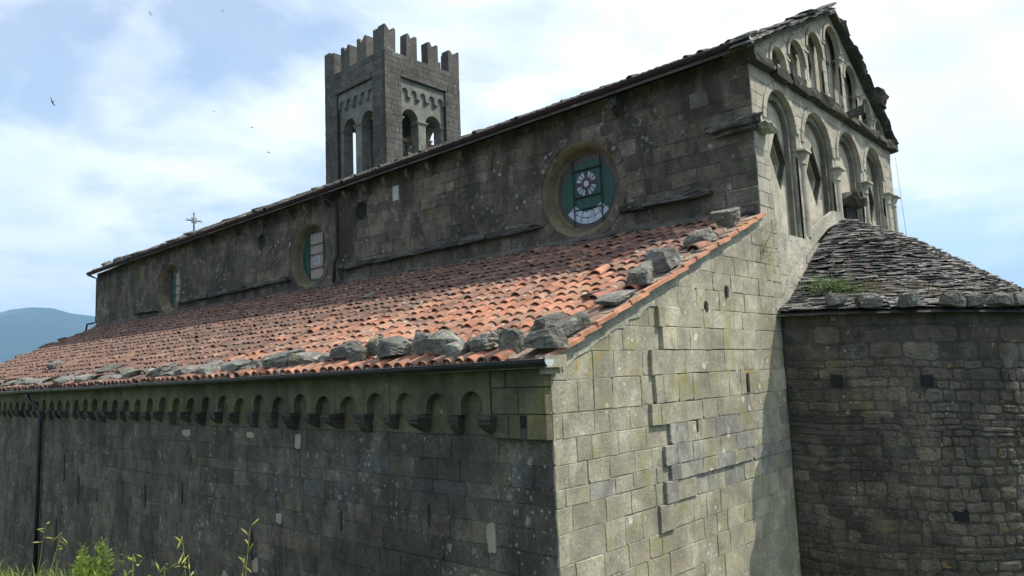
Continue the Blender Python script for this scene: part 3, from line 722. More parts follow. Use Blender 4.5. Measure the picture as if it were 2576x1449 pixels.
# --- clerestory (faces -X at XW)
fmC = frame_map('x', XW)
OC = [(4.45, 4.36), (16.3, 4.40), (27.7, 4.47)]; RO, RI = 1.17, .95
SM = [(13.22, 5.41, .30), (19.52, 5.35, .28)]
mb = plate([(.12, 2.6), (LEN, 2.8), (LEN, 6.22), (.12, 6.40)], [circ(a, b, RO) for a, b in OC] + [circ(a, b, r, 20) for a, b, r in SM], fmC, -.55, -.004)
cw = fixn(part('clerestory_wall', mb, MS['mortar'], label='dark lichened upper nave wall with three round windows'))
vC = [6.40, 6.12, 5.84, 5.50, 5.22, 4.86, 4.5, 4.2, 3.86, 3.55, 3.22, 2.9]
rects = courses(vC, .015, LEN, .32, .92, rng)
holes = [('c', a, b, RO + .02) for a, b in OC] + [('c', a, b, r + .01) for a, b, r in SM] + [('r', 11.82, 11.95, 4.2, 4.36), ('r', 14.86, 14.98, 4.18, 4.34), ('r', 20.9, 21.5, 4.2, 4.5), ('r', 30.4, 31.3, 4.85, 5.9)]
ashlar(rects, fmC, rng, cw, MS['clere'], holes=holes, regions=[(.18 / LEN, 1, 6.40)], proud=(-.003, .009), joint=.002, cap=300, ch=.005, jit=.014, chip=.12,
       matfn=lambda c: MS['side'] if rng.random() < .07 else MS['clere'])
# ring stones round each window
def ring(fm, cu, cv, r0, r1, d0, d1, n, mat, parent, name):
    for k in range(n):
        a0, a1 = 2 * pi * k / n + .012, 2 * pi * (k + 1) / n - .012; pl = [(cu + r1 * cos(a0 + (a1 - a0) * t / 3), cv + r1 * sin(a0 + (a1 - a0) * t / 3)) for t in range(4)] + [(cu + r0 * cos(a1 - (a1 - a0) * t / 3), cv + r0 * sin(a1 - (a1 - a0) * t / 3)) for t in range(4)]
        fixn(part(name, plate(pl, [], fm, d0, d1 + rng.uniform(-.004, .006)), mat, parent=parent))
def round_window(k, cu, cv):
    # splayed reveal
    n = 44; mb = MB(); prof = [(RO + .0, .004), (RO - .03, .006), (RO - .17, -.26), (RO - .17, -.30), (RI - .02, -.32), (RI - .02, -.5)]
    vs_ = [fmC(cu + r * cos(2 * pi * i / n), cv + r * sin(2 * pi * i / n), d) for r, d in prof for i in range(n)]
    fs_ = [(j * n + i, j * n + (i + 1) % n, (j + 1) * n + (i + 1) % n, (j + 1) * n + i) for j in range(len(prof) - 1) for i in range(n)]
    mb.add(vs_, fs_); w = fixn(part('window', mb, MS['reveal'], True))
    w['label'] = ['round stained glass window with a white rosette on green', 'round window with pale boarded glazing', 'round window with grey green glazing farthest along the wall'][k]
    fm = fmC; D = -.36
    def disc(name, mat, pts, d, t=.008): return fixn(part(name, plate(pts, [], fm, D + d - t, D + d), mat, parent=w))
    lo = (cv - RI * .97)
    if k == 0:
        cg = cu + .0
        disc('glass_border', MS['brown_glass'], circ(cu, cv, RI - .01), 0)
        disc('green_glass', MS['green_glass'], circ(cu, cv + .0, RI - .16), .010)
        # rosette
        ru, rv, R_ = cu + .03, cv + .2, .30
        for q in range(4):
            a = pi / 2 * q
            pl = [(ru + .06 * cos(a - 1.57), rv + .06 * sin(a - 1.57)), (ru + R_ * cos(a - .2), rv + R_ * sin(a - .2)), (ru + R_ * cos(a + .2), rv + R_ * sin(a + .2)), (ru + .06 * cos(a + 1.57), rv + .06 * sin(a + 1.57))]
            disc('cross_arm', MS['plum_glass'], pl, .016 + .0012 * q)
            for t in range(3):
                b = a + .2 + (pi / 2 - .4) * (t + .5) / 3; w_ = (pi / 2 - .4) / 3 * .38
                disc('petal', MS['white_glass'], [(ru + .16 * cos(b - w_ * .6), rv + .16 * sin(b - w_ * .6)), (ru + .30 * cos(b - w_), rv + .30 * sin(b - w_)), (ru + .30 * cos(b + w_), rv + .30 * sin(b + w_)), (ru + .16 * cos(b + w_ * .6), rv + .16 * sin(b + w_ * .6))], .024)
        disc('rosette_ring', MS['plum_glass'], circ(ru, rv, .165, 20), .022); disc('rosette_hub', MS['white_glass'], circ(ru, rv, .075, 16), .028)
        # white mosaic crescent at the foot
        rr = random.Random(4)
        for q in range(6):
            for t in range(2):
                a0, a1 = -2.42 + q * .30, -2.42 + (q + 1) * .30 - .02; r0, r1 = (.48, .64) if t else (.65, .80)
                jt = lambda: rr.uniform(-.02, .02)
                disc('mosaic_piece', MS['white_glass'], [(cu + r0 * cos(a0) + jt(), cv + r0 * sin(a0) * (1 if t == 0 else 1.05) + jt()), (cu + r1 * cos(a0), cv + r1 * sin(a0)), (cu + r1 * cos(a1), cv + r1 * sin(a1)), (cu + r0 * cos(a1) + jt(), cv + r0 * sin(a1) * 1.02 + jt())], .018 + .001 * q)
        disc('sky_piece', MS['grey_glass'], [(cu - .50, cv - .42), (cu - .30, cv - .52), (cu - .25, cv - .44), (cu - .38, cv - .36)], .026)
        bars = [((cu + .42, cv - .86), (cu + .42, cv + .86)), ((cu - .42, cv - .86), (cu - .42, cv + .86)), ((cu - .42, cv + .56), (cu + .42, cv + .56)), ((cu - .42, cv - .12), (cu + .42, cv - .12)), ((cu - .42, cv - .42), (cu + .42, cv - .42))]
    elif k == 1:
        disc('glass_border', MS['green_glass'], circ(cu, cv, RI - .01), 0)
        for q, (a, b) in enumerate([(.42, .80), (.06, .40), (-.42, .04), (-.80, -.44)]): disc('board_panel', MS['boards'], [(cu - .42, cv + a), (cu + .42, cv + a), (cu + .42, cv + b), (cu - .42, cv + b)], .012)
        for q, (a, b, c_, d_) in enumerate([(-.20, -.06, -.32, -.02), (-.04, .06, -.34, -.06), (.08, .2, -.30, .0), (-.06, .10, -.05, .06)]): disc('pale_figure', MS['grey_glass'], [(cu + a, cv + c_), (cu + b, cv + c_ - .03), (cu + b - .02, cv + d_), (cu + a + .03, cv + d_ + .02)], .02 + .001 * q)
        bars = [((cu + .43, cv - .84), (cu + .43, cv + .84)), ((cu - .43, cv - .84), (cu - .43, cv + .84)), ((cu - .43, cv + .41), (cu + .43, cv + .41)), ((cu - .43, cv + .05), (cu + .43, cv + .05)), ((cu - .43, cv - .43), (cu + .43, cv - .43))]
    else:
        disc('glass_border', MS['brown_glass'], circ(cu, cv, RI - .01), 0); disc('grey_pane', MS['boards'], [(cu - .4, cv - .7), (cu + .4, cv - .7), (cu + .4, cv + .7), (cu - .4, cv + .7)], .01)
        disc('green_glass', MS['green_glass'], [(cu + .1, cv - .68), (cu + .39, cv - .68), (cu + .39, cv + .68), (cu + .1, cv + .68)], .016)
        bars = [((cu + .42, cv - .84), (cu + .42, cv + .84)), ((cu - .42, cv - .84), (cu - .42, cv + .84)), ((cu - .42, cv + .1), (cu + .42, cv + .1)), ((cu - .42, cv - .3), (cu + .42, cv - .3))]
    for a, b in bars:
        m_ = MB(); m_.tube([fm(a[0], a[1], D + .045), fm(b[0], b[1], D + .045)], .013, 6); part('glazing_bar', m_, MS['black'], parent=w)
    return w
for k, (a, b) in enumerate(OC):
    round_window(k, a, b); ring(fmC, a, b, RO + .01, RO + .20, -.05, .016, 22, MS['clere'], cw, 'ring_stone')
for a, b, r in SM:
    n = 22; mb = MB(); vs_ = [fmC(a + q * cos(2 * pi * i / n), b + q * sin(2 * pi * i / n), d) for q, d in ((r, .004), (r * .95, -.28), (.001, -.30)) for i in range(n)]
    mb.add(vs_, [(j * n + i, j * n + (i + 1) % n, (j + 1) * n + (i + 1) % n, (j + 1) * n + i) for j in range(2) for i in range(n)]); fixn(part('small_oculus', mb, MS['trim'], True, cw))
for (u0, u1, v0, v1, m_) in [(11.82, 11.95, 4.2, 4.36, 'void'), (14.86, 14.98, 4.18, 4.34, 'void'), (20.9, 21.5, 4.2, 4.5, 'frieze'), (30.4, 31.3, 4.85, 5.9, 'frieze')]:
    mb = MB(); mb.box((XW + .001, u0, v0), (XW + .0035, u1, v1)); part('wall_recess', mb, MS[m_], parent=cw)
mb = MB(); vs_, fs_ = block_geo([(11.27, 5.40), (11.55, 5.40), (11.55, 5.86), (11.27, 5.86)], .035); mb.add([fmC(*q) for q in vs_], fs_); part('plaque', mb, MS['whitestone'], parent=cw)
# weathered ledges above the aisle roof
def ledge(y0, y1, z, seed, h=.16, p=.17):
    rr = random.Random(seed); y = y0
    while y < y1 - .1:
        l = min(rr.uniform(.5, 1.1), y1 - y); pts_, fs_ = rockgeo(rr, p * 2, l * 1.05, h, k=.14, n=6, rough=.16)
        mb = MB(); mb.add([(XW - .04 + a, y + l / 2 + b, z - h / 2 + c) for a, b, c in pts_], fs_); part('ledge_stone', mb, MS['ledge'], parent=cw); y += l
ledge(.98, 3.22, 3.62, 1); ledge(5.75, 14.35, 3.68, 2); ledge(17.5, 26.6, 3.70, 3); ledge(28.8, 31.2, 3.62, 4)
# eaves corbels
for i, y in enumerate([3.15, 8.33, 9.7, 10.65, 11.73, 12.75, 13.83, 15.05, 16.18, 17.25, 19.2, 21.2, 23.4]):
    mb = MB(); w_ = .13 if i else .2; p = .26 if i else .32
    pr = [(0, 6.22), (p, 6.22), (p, 6.12), (p * .7, 6.0), (.04, 5.92 if i else 5.85), (0, 5.92)]
    vs_ = [(XW - d, y + s * w_ / 2 * (1 if i else (1 if d > .1 else 1.3)), z - .005 * y) for s in (-1, 1) for d, z in pr]; n = 6
    mb.add(vs_, [tuple(range(n)), tuple(range(2 * n - 1, n - 1, -1))] + [(q, q + n, (q + 1) % n + n, (q + 1) % n) for q in range(n)])
    if not i:
        for (a, b, c_, s_) in [(-.30, -.06, 6.04, .05), (-.30, .07, 6.04, .05), (-.33, 0, 5.97, .045)]: mb.box((XW + a - s_, y + b - s_, c_ - s_), (XW + a + s_, y + b + s_, c_ + s_))
    fixn(part('eaves_corbel', mb, MS['trim'] if i == 0 else MS['frieze'], parent=cw))
gutter('nave_gutter', XW - .42, 6.41, 6.22, -.28, LEN + .1, .10, MS['copper'], church, MS['zinc'])
pipe('downpipe', [(XW - .42, 14.95, 6.24), (XW - .38, 14.85, 6.12), (XW - .22, 14.6, 5.95), (XW - .13, 14.42, 5.78), (XW - .13, 14.38, 5.5), (XW - .13, 14.38, 4.1), (XW - .22, 14.42, 3.85), (XW - .24, 14.45, 3.2)], .058, MS['copper'])
pipe('downpipe', [(XW - .42, LEN + .05, 6.12), (XW - .2, LEN + .08, 6.05), (XW + .02, LEN + .06, 5.95), (XW + .02, LEN + .06, 3.6), (XW - .15, LEN + .08, 3.55), (XW - .4, LEN + .1, 3.5), (XW - .45, LEN + .1, 3.1)], .05, MS['copper'])

# --- nave gable front (faces -Y), above the aisle roof
def gz(x): return 6.42 + 2.58 * ((x - XW) / (XM - XW) if x < XM else (XE - x) / (XE - XM))
ARC = [(7.45, 9.03), (9.47, 11.28), (11.72, 13.43), (13.87, 15.40)]; CRN = 5.88
arch_holes = []
for a, b in ARC: r = (b - a) / 2; arch_holes.append(archpoly(a, b, 2.7, CRN - r, 20))
GAR = [(7.95, 8.78), (9.02, 9.98), (10.22, 11.22), (11.46, 12.55), (12.79, 13.72), (13.96, 14.80), (15.04, 15.72)]
gar_holes = []
for a, b in GAR:
    r = (b - a) / 2; top = min(gz(a), gz(b), gz((a + b) / 2)) - .12 + .10; top = min(gz(a + .1), gz(b - .1)) - .14 ; gar_holes.append((a, b, top, archpoly(a, b, 6.45, max(6.5, top - r), 16)))
outl = [(XW + .02, .8), (XE, .8), (XE, 6.42), (XM, 9.0), (XW + .02, 6.43)]
mb = plate(outl, arch_holes + [g_[3] for g_ in gar_holes], fmE, -.115, -.010)
nf = fixn(part('nave_front', mb, MS['mortar_pale'], label='gabled front with blind arcades of recessed arches and lozenges'))
# field behind the arches, with sunk lozenges
def loz(cu, cv, w, h): return [(cu, cv - h), (cu + w, cv), (cu, cv + h), (cu - w, cv)]
lz = [(8.50, 4.47, .44, .74), (10.62, 4.45, .50, .78), None, (14.82, 4.45, .42, .72)]
glz = [None, None, (10.85, 7.35, .30, .56), None, (13.40, 7.30, .27, .52), None, None]
ocs = [None, (9.62, 7.0, .24), None, None, None, (14.52, 6.95, .2), None]
fholes = [loz(*l) for l in lz if l] + [loz(*l) for l in glz if l] + [circ(*o, 22) for o in ocs if o] + [[(12.0, 6.95), (12.07, 6.95), (12.07, 8.35), (12.0, 8.35)]]
crossslot = [(11.93, 7.72), (11.80, 7.72), (11.80, 7.86), (11.93, 7.86)]
fholes[-1] = [(12.20, 6.95), (12.30, 6.95), (12.30, 7.72), (12.46, 7.72), (12.46, 7.84), (12.30, 7.84), (12.30, 8.3), (12.20, 8.3), (12.20, 7.84), (12.04, 7.84), (12.04, 7.72), (12.20, 7.72)]
fixn(part('arch_field', plate(outl, fholes, fmE, -.55, -.235), MS['facade'], parent=nf))
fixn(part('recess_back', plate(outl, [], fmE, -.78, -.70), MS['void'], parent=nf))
# stepped inner lozenge frames
for l in [q for q in lz if q]:
    cu, cv, w, h = l
    fixn(part('lozenge_step', plate(loz(cu, cv, w + .04, h + .06), [loz(cu, cv, w * .80, h * .80)], fmE, -.60, -.38), MS['facade'], parent=nf))
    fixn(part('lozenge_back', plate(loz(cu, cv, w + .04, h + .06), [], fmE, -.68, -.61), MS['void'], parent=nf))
for (cu, cv, w, h) in [q for q in lz + glz if q]: fixn(part('lozenge_shade_liner', plate(loz(cu, cv, w + .001, h + .001), [loz(cu, cv, w - .035, h - .055)], fmE, -.54, -.262), MS['trim'], parent=nf))  # thin dark liner added: weathered stone tone plus painted-in recess shade
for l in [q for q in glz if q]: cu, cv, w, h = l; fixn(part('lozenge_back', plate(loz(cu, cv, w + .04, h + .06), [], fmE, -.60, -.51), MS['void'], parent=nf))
# inner order of the big arches, and their voussoirs
def archband(a, b, vb, vs_, w, n=18):
    """arch-shaped band polygon: outer a..b, thickness w inward"""
    c = (a + b) / 2; r = (b - a) / 2
    return [(c + r * cos(pi * i / n), vs_ + r * sin(pi * i / n)) for i in range(n + 1)] + [(c + (r - w) * cos(pi * i / n), vs_ + (r - w) * sin(pi * i / n)) for i in range(n, -1, -1)]
for (a, b) in ARC:
    r = (b - a) / 2; vs0 = CRN - r
    fixn(part('inner_arch', plate(archband(a - .002, b + .002, 2.7, vs0, .17), [], fmE, -.24, -.12), MS['arch_shade'], parent=nf))
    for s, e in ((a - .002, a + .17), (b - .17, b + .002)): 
        m_ = MB(); m_.box((s, .12, 2.7), (e, .24, vs0)); part('inner_jamb', m_, MS['arch_shade'], parent=nf)
    nv = 13; c = (a + b) / 2
    for k in range(nv):
        a0, a1 = pi * k / nv + .008, pi * (k + 1) / nv - .008; pl = [(c + q * cos(t), vs0 + q * sin(t)) for q, t in ((r + .16, a0), (r + .16, (a0 + a1) / 2), (r + .16, a1), (r + .004, a1), (r + .004, (a0 + a1) / 2), (r + .004, a0))]
        fixn(part('voussoir', plate(pl, [], fmE, -.05, .022 + rng.uniform(-.004, .004)), MS['facade'], parent=nf))
for (a, b, top, pl) in gar_holes:
    r = (b - a) / 2; fixn(part('gable_arch', plate(archband(a - .10, b + .10, 6.5, max(6.5, top - r), .10 + .001, 16), [], fmE, -.05, .03), MS['facade'], parent=nf))
# ashlar between the arches
vN = [9.0, 8.7, 8.4, 8.1, 7.8, 7.5, 7.2, 6.9, 6.65, 6.40, 6.12, 5.85, 5.55, 5.25, 4.95, 4.65, 4.35, 4.05, 3.75, 3.45, 3.15, 2.85, 2.5, 2.15, 1.8, 1.4]
rects = courses(vN, XW + .01, XE, .35, .8, rng)
sl = (9.0 - 6.42) / (XM - XW); sl2 = 2.58 / (XE - XM)
hl = []
for a, b in ARC: r = (b - a) / 2; hl += [('c', (a + b) / 2, CRN - r, r + .165), ('r', a, b, 2.0, CRN - r)]
for a, b, top, _ in gar_holes: r = (b - a) / 2; hl += [('c', (a + b) / 2, max(6.5, top - r), r + .1), ('r', a, b, 6.3, max(6.5, top - r))]
ashlar(rects, fmE, rng, nf, MS['facade'], proud=(-.004, .008), holes=hl, regions=[(-sl, 1, 6.42 - sl * XW - .05), (sl2, 1, 6.42 + sl2 * XE - .05)], joint=.004, cap=220, ch=.007, minarea=.006)
# columns
def column(x, z0, z1, r, cap=.2, name='column', mat='facade', d=-.02):
    m_ = MB(); m_.lathe((x, -d + .06, 0), [(r, z0), (r * .98, z1)], 14, pi, 2 * pi); m_.lathe((x, -d + .06, 0), [(r * 1.12, z1 + .001), (r * 1.12, z1 + .03), (r * 1.0, z1 + .04), (r * 1.12, z1 + cap * .5), (r * 1.45, z1 + cap), (r * 1.45, z1 + cap + .02)], 14, pi, 2 * pi)
    m_.box((x - r * 1.6, -d - r * 1.6 + .06, z1 + cap + .021), (x + r * 1.6, .2, z1 + cap + .075)); return part(name, m_, MS[mat], True, nf)
for x, z0 in ((9.25, 2.75), (11.5, 3.2), (13.65, 3.0), (15.63, 2.9)): column(x, z0, 4.42, .145, .24)
column(16.2, 2.9, 4.42, .15, .24)
for x in (8.90, 10.10, 11.34, 12.67, 13.84, 14.92): 
    zt = gz(x) - .14; column(x, 6.45, max(6.6, zt - .75), .07, .14, 'colonnette')
# impost slab at the clerestory corner
for (a, b, c, e, s) in [((6.55, -.10, 4.78), (7.0, .95, 5.0), 0, 0, 1), ((6.98, -.28, 4.70), (7.42, .05, 4.86), 0, 0, 2), ((6.62, -.05, 4.70), (6.95, .80, 4.80), 0, 0, 3)]:
    pts_, fs_ = rockgeo(random.Random(s), b[0] - a[0], b[1] - a[1], b[2] - a[2], k=.16, n=7, rough=.16)
    m_ = MB(); m_.add([((a[0] + b[0]) / 2 + p[0], (a[1] + b[1]) / 2 + p[1], a[2] + p[2]) for p in pts_], fs_); part('impost_slab', m_, MS['ledge'] if s != 2 else MS['mortar_pale'], parent=nf)
# third bay: broken lintel over a dark niche
m_ = MB(); m_.box((12.3, .10, 3.1), (12.95, .234, 3.95)); part('niche', m_, MS['void'], parent=nf)
pts_, fs_ = rockgeo(random.Random(8), 1.25, .5, .28, k=.15, n=4, rough=.25); m_ = MB(); m_.add([(12.55 + p[0], .05 + p[1], 3.96 + p[2]) for p in pts_], fs_); part('broken_lintel', m_, MS['trim'], parent=nf)
# string course
x = XW - .12
while x < XE + .1:
    l = min(rng.uniform(.6, 1.1), XE + .18 - x)
    if l < .1: break
    pts_, fs_ = rockgeo(rng, l * 1.03, .36, .24, k=.06, n=4, rough=.06); m_ = MB(); m_.add([(x + l / 2 + p[0], -.02 + p[1], 6.13 + p[2]) for p in pts_], fs_); part('string_course_stone', m_, MS['trim'], parent=nf); x += l
m_ = MB(); m_.add(*[([(12.3 + a * .11, -.55 + b * .6, 6.12 + c * .2 + (1 - b) * .12) for a in (0, 1) for b in (0, 1) for c in (0, 1)]), [(0, 1, 3, 2), (4, 6, 7, 5), (0, 4, 5, 1), (2, 3, 7, 6), (0, 2, 6, 4), (1, 5, 7, 3)]]); fixn(part('water_spout', m_, MS['ledge'], parent=nf))

# --- nave roof
def nz(x, y=0):
    if x > XM: return 6.32 + 2.70 * (16.6 - x) / (16.6 - XM)
    t = (x - 6.36) / (XM - 6.36); return 6.32 + 2.70 * t - .18 * max(0, y) / LEN * (1 - t)
mb = MB(); pr = [(6.36, 6.24), (6.36, 6.32), (XM, 9.02), (16.6, 6.32), (16.6, 6.24), (XM, 8.93)]
vs_ = [(x, y, z - (.18 if y > 1 and x < 7 else 0)) for y in (-.18, LEN + .15) for x, z in pr]; n = 6
mb.add(vs_, [tuple(range(n)), tuple(range(2 * n - 1, n - 1, -1))] + [(q, q + n, (q + 1) % n + n, (q + 1) % n) for q in range(n)])
nr = fixn(part('nave_roof', mb, MS['trim'], label='shallow nave roof seen only as an edge above its gutter'))
C, _ = roof_tiles(nr, nz, 6.34, XM - .1, [-.05 + .25 * j for j in range(148)], .42, 'roof_tile', 0, pans=False, rr=random.Random(77))
emit(C, tile_geo(.21, .17, .5, .09, .015, n=4), 'nave_tile', 'nave_tiles', nr, MS['trim'], 0)
# coping slabs on both gable slopes
rr = random.Random(31)
for side in (0, 1):
    x = 6.25
    while x < XM - .55:
        l = rr.uniform(.45, .75)
        for lay in range(2 if rr.random() < .75 else 1):
            pts_, fs_ = rockgeo(rr, l * rr.uniform(.9, 1.15), rr.uniform(.36, .52), rr.uniform(.05, .09), k=.12, n=5, rough=.14); ang = math.atan(sl) + rr.uniform(-.12, .1)
            m_ = MB(); M = Matrix.Rotation(-ang, 3, 'Y') @ Matrix.Rotation(rr.uniform(-.15, .15), 3, 'Z')
            xc = x + l / 2; zc = nz(xc) + .03 + .09 * lay
            q = [M @ Vector(p) for p in pts_]; q = [(xc + p.x, -.08 + p.y + rr.uniform(-.01, .01), zc + p.z) for p in q]
            if side: q = [(XM + (XM - a) * (16.45 - XM) / (XM - 6.25), b * .8, c - .02) for a, b, c in q]
            m_.add(q, fs_); fixn(part('coping_slab', m_, MS['ledge'] if rr.random() < .6 else MS['rock'], parent=nr))
        x += l * .82
for (xx, zz_, s_) in [(15.2, 7.3, 1), (15.35, 7.55, 2)]:
    pts_, fs_ = rockgeo(random.Random(s_), .55, .45, .28, k=.12, n=4, rough=.12); m_ = MB(); m_.add([(xx + p[0], -.1 + p[1], zz_ + p[2] - .1) for p in pts_], fs_); part('corner_stone', m_, MS['trim'], parent=nr)
# plain far walls that close the body
mb = MB(); mb.box((XE - .5, .96, GZ), (XE, LEN, 6.38)); part('far_nave_wall', mb, MS['tower'])
mb = MB(); mb.add([(XW, LEN - .4, GZ), (XE, LEN - .4, GZ), (XE, LEN - .4, 6.3), (XM, LEN - .4, 8.9), (XW, LEN - .4, 6.2), (XW, LEN - .02, GZ), (XE, LEN - .02, GZ), (XE, LEN - .02, 6.3), (XM, LEN - .02, 8.9), (XW, LEN - .02, 6.2)], [(0, 1, 2, 3, 4), (9, 8, 7, 6, 5)] + [(i, (i + 1) % 5, (i + 1) % 5 + 5, i + 5) for i in range(5)]); fixn(part('west_wall', mb, MS['tower']))
mb = MB(); mb.add([(0.85, LEN - .4, GZ), (XW - .01, LEN - .4, GZ), (XW - .01, LEN - .4, 3.1), (.85, LEN - .4, .4), (.85, LEN - .02, GZ), (XW - .01, LEN - .02, GZ), (XW - .01, LEN - .02, 3.1), (.85, LEN - .02, .4)], [(0, 1, 2, 3), (7, 6, 5, 4), (0, 1, 5, 4), (1, 2, 6, 5), (2, 3, 7, 6), (3, 0, 4, 7)]); fixn(part('aisle_west_wall', mb, MS['tower']))

# --- apse
AX, AR = 11.62, 4.30
def adrop(th, r=4.5): return .17 * min(1.0, max(0, (th - pi) / 1.0)) * min(1, r / 4.5)
def cyl(th, r): return (AX + r * cos(th), r * sin(th))
mb = MB(); n = 48; ring_ = [pi + pi * i / n for i in range(n + 1)]
vs_ = [(cyl(t, AR)[0], cyl(t, AR)[1] if i not in (0, n) else -.02, z - (adrop(t) if z > 0 else 0)) for z in (GZ, 1.0) for i, t in enumerate(ring_)]; m = n + 1
mb.add(vs_, [(i, i + 1, m + i + 1, m + i) for i in range(n)])
ap = part('apse_wall', mb, MS['mortar'], True, label='curved rubble stone wall of the apse, mostly in shade')
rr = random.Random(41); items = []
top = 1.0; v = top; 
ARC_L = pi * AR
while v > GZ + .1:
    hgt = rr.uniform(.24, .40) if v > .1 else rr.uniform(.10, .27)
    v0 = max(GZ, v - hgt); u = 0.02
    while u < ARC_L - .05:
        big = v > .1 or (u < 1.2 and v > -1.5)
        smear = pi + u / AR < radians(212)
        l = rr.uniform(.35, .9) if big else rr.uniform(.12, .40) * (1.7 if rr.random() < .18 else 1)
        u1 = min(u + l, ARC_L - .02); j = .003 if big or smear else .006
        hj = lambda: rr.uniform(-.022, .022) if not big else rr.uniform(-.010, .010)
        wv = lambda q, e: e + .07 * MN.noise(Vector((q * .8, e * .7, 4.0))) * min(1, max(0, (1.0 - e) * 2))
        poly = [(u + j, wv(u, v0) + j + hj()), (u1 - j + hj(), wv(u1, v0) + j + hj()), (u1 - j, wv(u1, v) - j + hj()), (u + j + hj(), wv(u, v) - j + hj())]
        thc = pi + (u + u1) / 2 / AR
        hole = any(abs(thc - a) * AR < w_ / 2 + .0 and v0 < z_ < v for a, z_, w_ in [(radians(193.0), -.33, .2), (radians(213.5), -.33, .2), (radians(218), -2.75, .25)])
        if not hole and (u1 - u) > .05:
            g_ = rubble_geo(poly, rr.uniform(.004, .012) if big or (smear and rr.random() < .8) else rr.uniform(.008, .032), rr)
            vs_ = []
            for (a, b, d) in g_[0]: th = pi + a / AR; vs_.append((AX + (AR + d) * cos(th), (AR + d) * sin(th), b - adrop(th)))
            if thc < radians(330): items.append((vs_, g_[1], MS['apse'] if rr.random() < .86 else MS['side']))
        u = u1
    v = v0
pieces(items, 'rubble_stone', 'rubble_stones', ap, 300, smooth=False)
# slates in rows over the half cone
PROF = [(4.52, .99), (3.85, 1.27), (3.1, 1.76), (2.4, 2.24), (1.6, 2.76), (.8, 3.17), (.0, 3.50)]
def prz(r):
    for (r0, z0), (r1, z1) in zip(PROF[:-1], PROF[1:]):
        if r1 <= r <= r0: return z1 + (z0 - z1) * (r - r1) / (r0 - r1)
    return PROF[0][1] if r > 4.5 else PROF[-1][1]
mb = MB(); n = 40; vs_ = [(AX + r * cos(pi + pi * i / n), r * sin(pi + pi * i / n), z - .07 - adrop(pi + pi * i / n, r)) for r, z in PROF for i in range(n + 1)]; m = n + 1
fs_ = [(j * m + i, j * m + i + 1, (j + 1) * m + i + 1, (j + 1) * m + i) for j in range(len(PROF) - 1) for i in range(n)]
k0 = len(vs_); vs_ += [(AX + 4.2 * cos(pi + pi * i / n), 4.2 * sin(pi + pi * i / n), .93 - adrop(pi + pi * i / n)) for i in range(m)]; fs_ += [(i + 1, i, k0 + i, k0 + i + 1) for i in range(n)]
mb.add(vs_, fs_); apr = part('apse_roof', mb, MS['void'], label='half-conical apse roof of layered grey stone slates')
items = []; s = 0.0; 
RL = []
r = 4.42
while r > .12:
    RL.append(r); r -= rr.uniform(.055, .08)
for r in RL:
    th = pi + .01
    while th < 2 * pi - .02:
        w_ = rr.uniform(.16, .5); dth = min(w_ / max(r, .25), 1.2, 2 * pi - .01 - th)
        if dth < .01: break
        if th < radians(335):
            t_ = rr.uniform(.012, .028); dep = rr.uniform(.20, .34); z0 = prz(min(r, 4.5)) + rr.uniform(-.012, .016); tilt = rr.uniform(.08, .30); ro = r + rr.uniform(-.03, .03)
            tw = rr.uniform(-.03, .03); vs_ = []
            for zt in (0, t_):
                for (f_, k) in ((.02, 0), (.35, 0), (.68, 0), (.98, 0), (.98, 1), (.02, 1)):
                    rad_ = max(.02, ro - dep * k) + (rr.uniform(-.025, .025) if k == 0 else 0); a = th + dth * f_
                    vs_.append((AX + rad_ * cos(a), min(-.01, rad_ * sin(a)), z0 + zt + tilt * dep * k + tw * f_ - adrop(a, r)))
            items.append((vs_, [(5, 4, 3, 2, 1, 0), (6, 7, 8, 9, 10, 11)] + [(i, (i + 1) % 6, (i + 1) % 6 + 6, i + 6) for i in range(6)], MS['slate']))
        th += dth
pieces(items, 'slate', 'slates', apr, 300)
# mortar fillet between slates and wall
pts = [(7.2, 1.02), (7.55, 1.25), (7.85, 1.62), (8.2, 2.05), (8.7, 2.48), (9.5, 2.92), (10.3, 3.32), (10.95, 3.52), (11.6, 3.62)]
pl = [(x + .16, z - .22) for x, z in pts] + [(x + rng.uniform(-.05, .05) - .02, z + rng.uniform(-.03, .08)) for x, z in reversed(pts)]
fixn(part('mortar_fillet', plate(pl, [], fmE, -.05, .035), MS['mortar_pale'], parent=apr))
for a, z_, w_ in [(radians(193.0), -.33, .2), (radians(213.5), -.33, .2), (radians(218), -2.75, .25)]:
    m_ = MB(); t0 = a - w_ / 2 / AR; t1 = a + w_ / 2 / AR
    m_.add([(AX + (AR + d) * cos(t), (AR + d) * sin(t), z) for d in (-.1, .034) for t, z in ((t0, z_ - .1 - adrop(a)), (t1, z_ - .12 - adrop(a)), (t1, z_ + .1 - adrop(a)), (t0, z_ + .1 - adrop(a)))], [(0, 1, 2, 3), (4, 5, 6, 7), (0, 1, 5, 4), (1, 2, 6, 5), (2, 3, 7, 6), (3, 0, 4, 7)]); part('putlog_hole', m_, MS['black'], parent=ap)

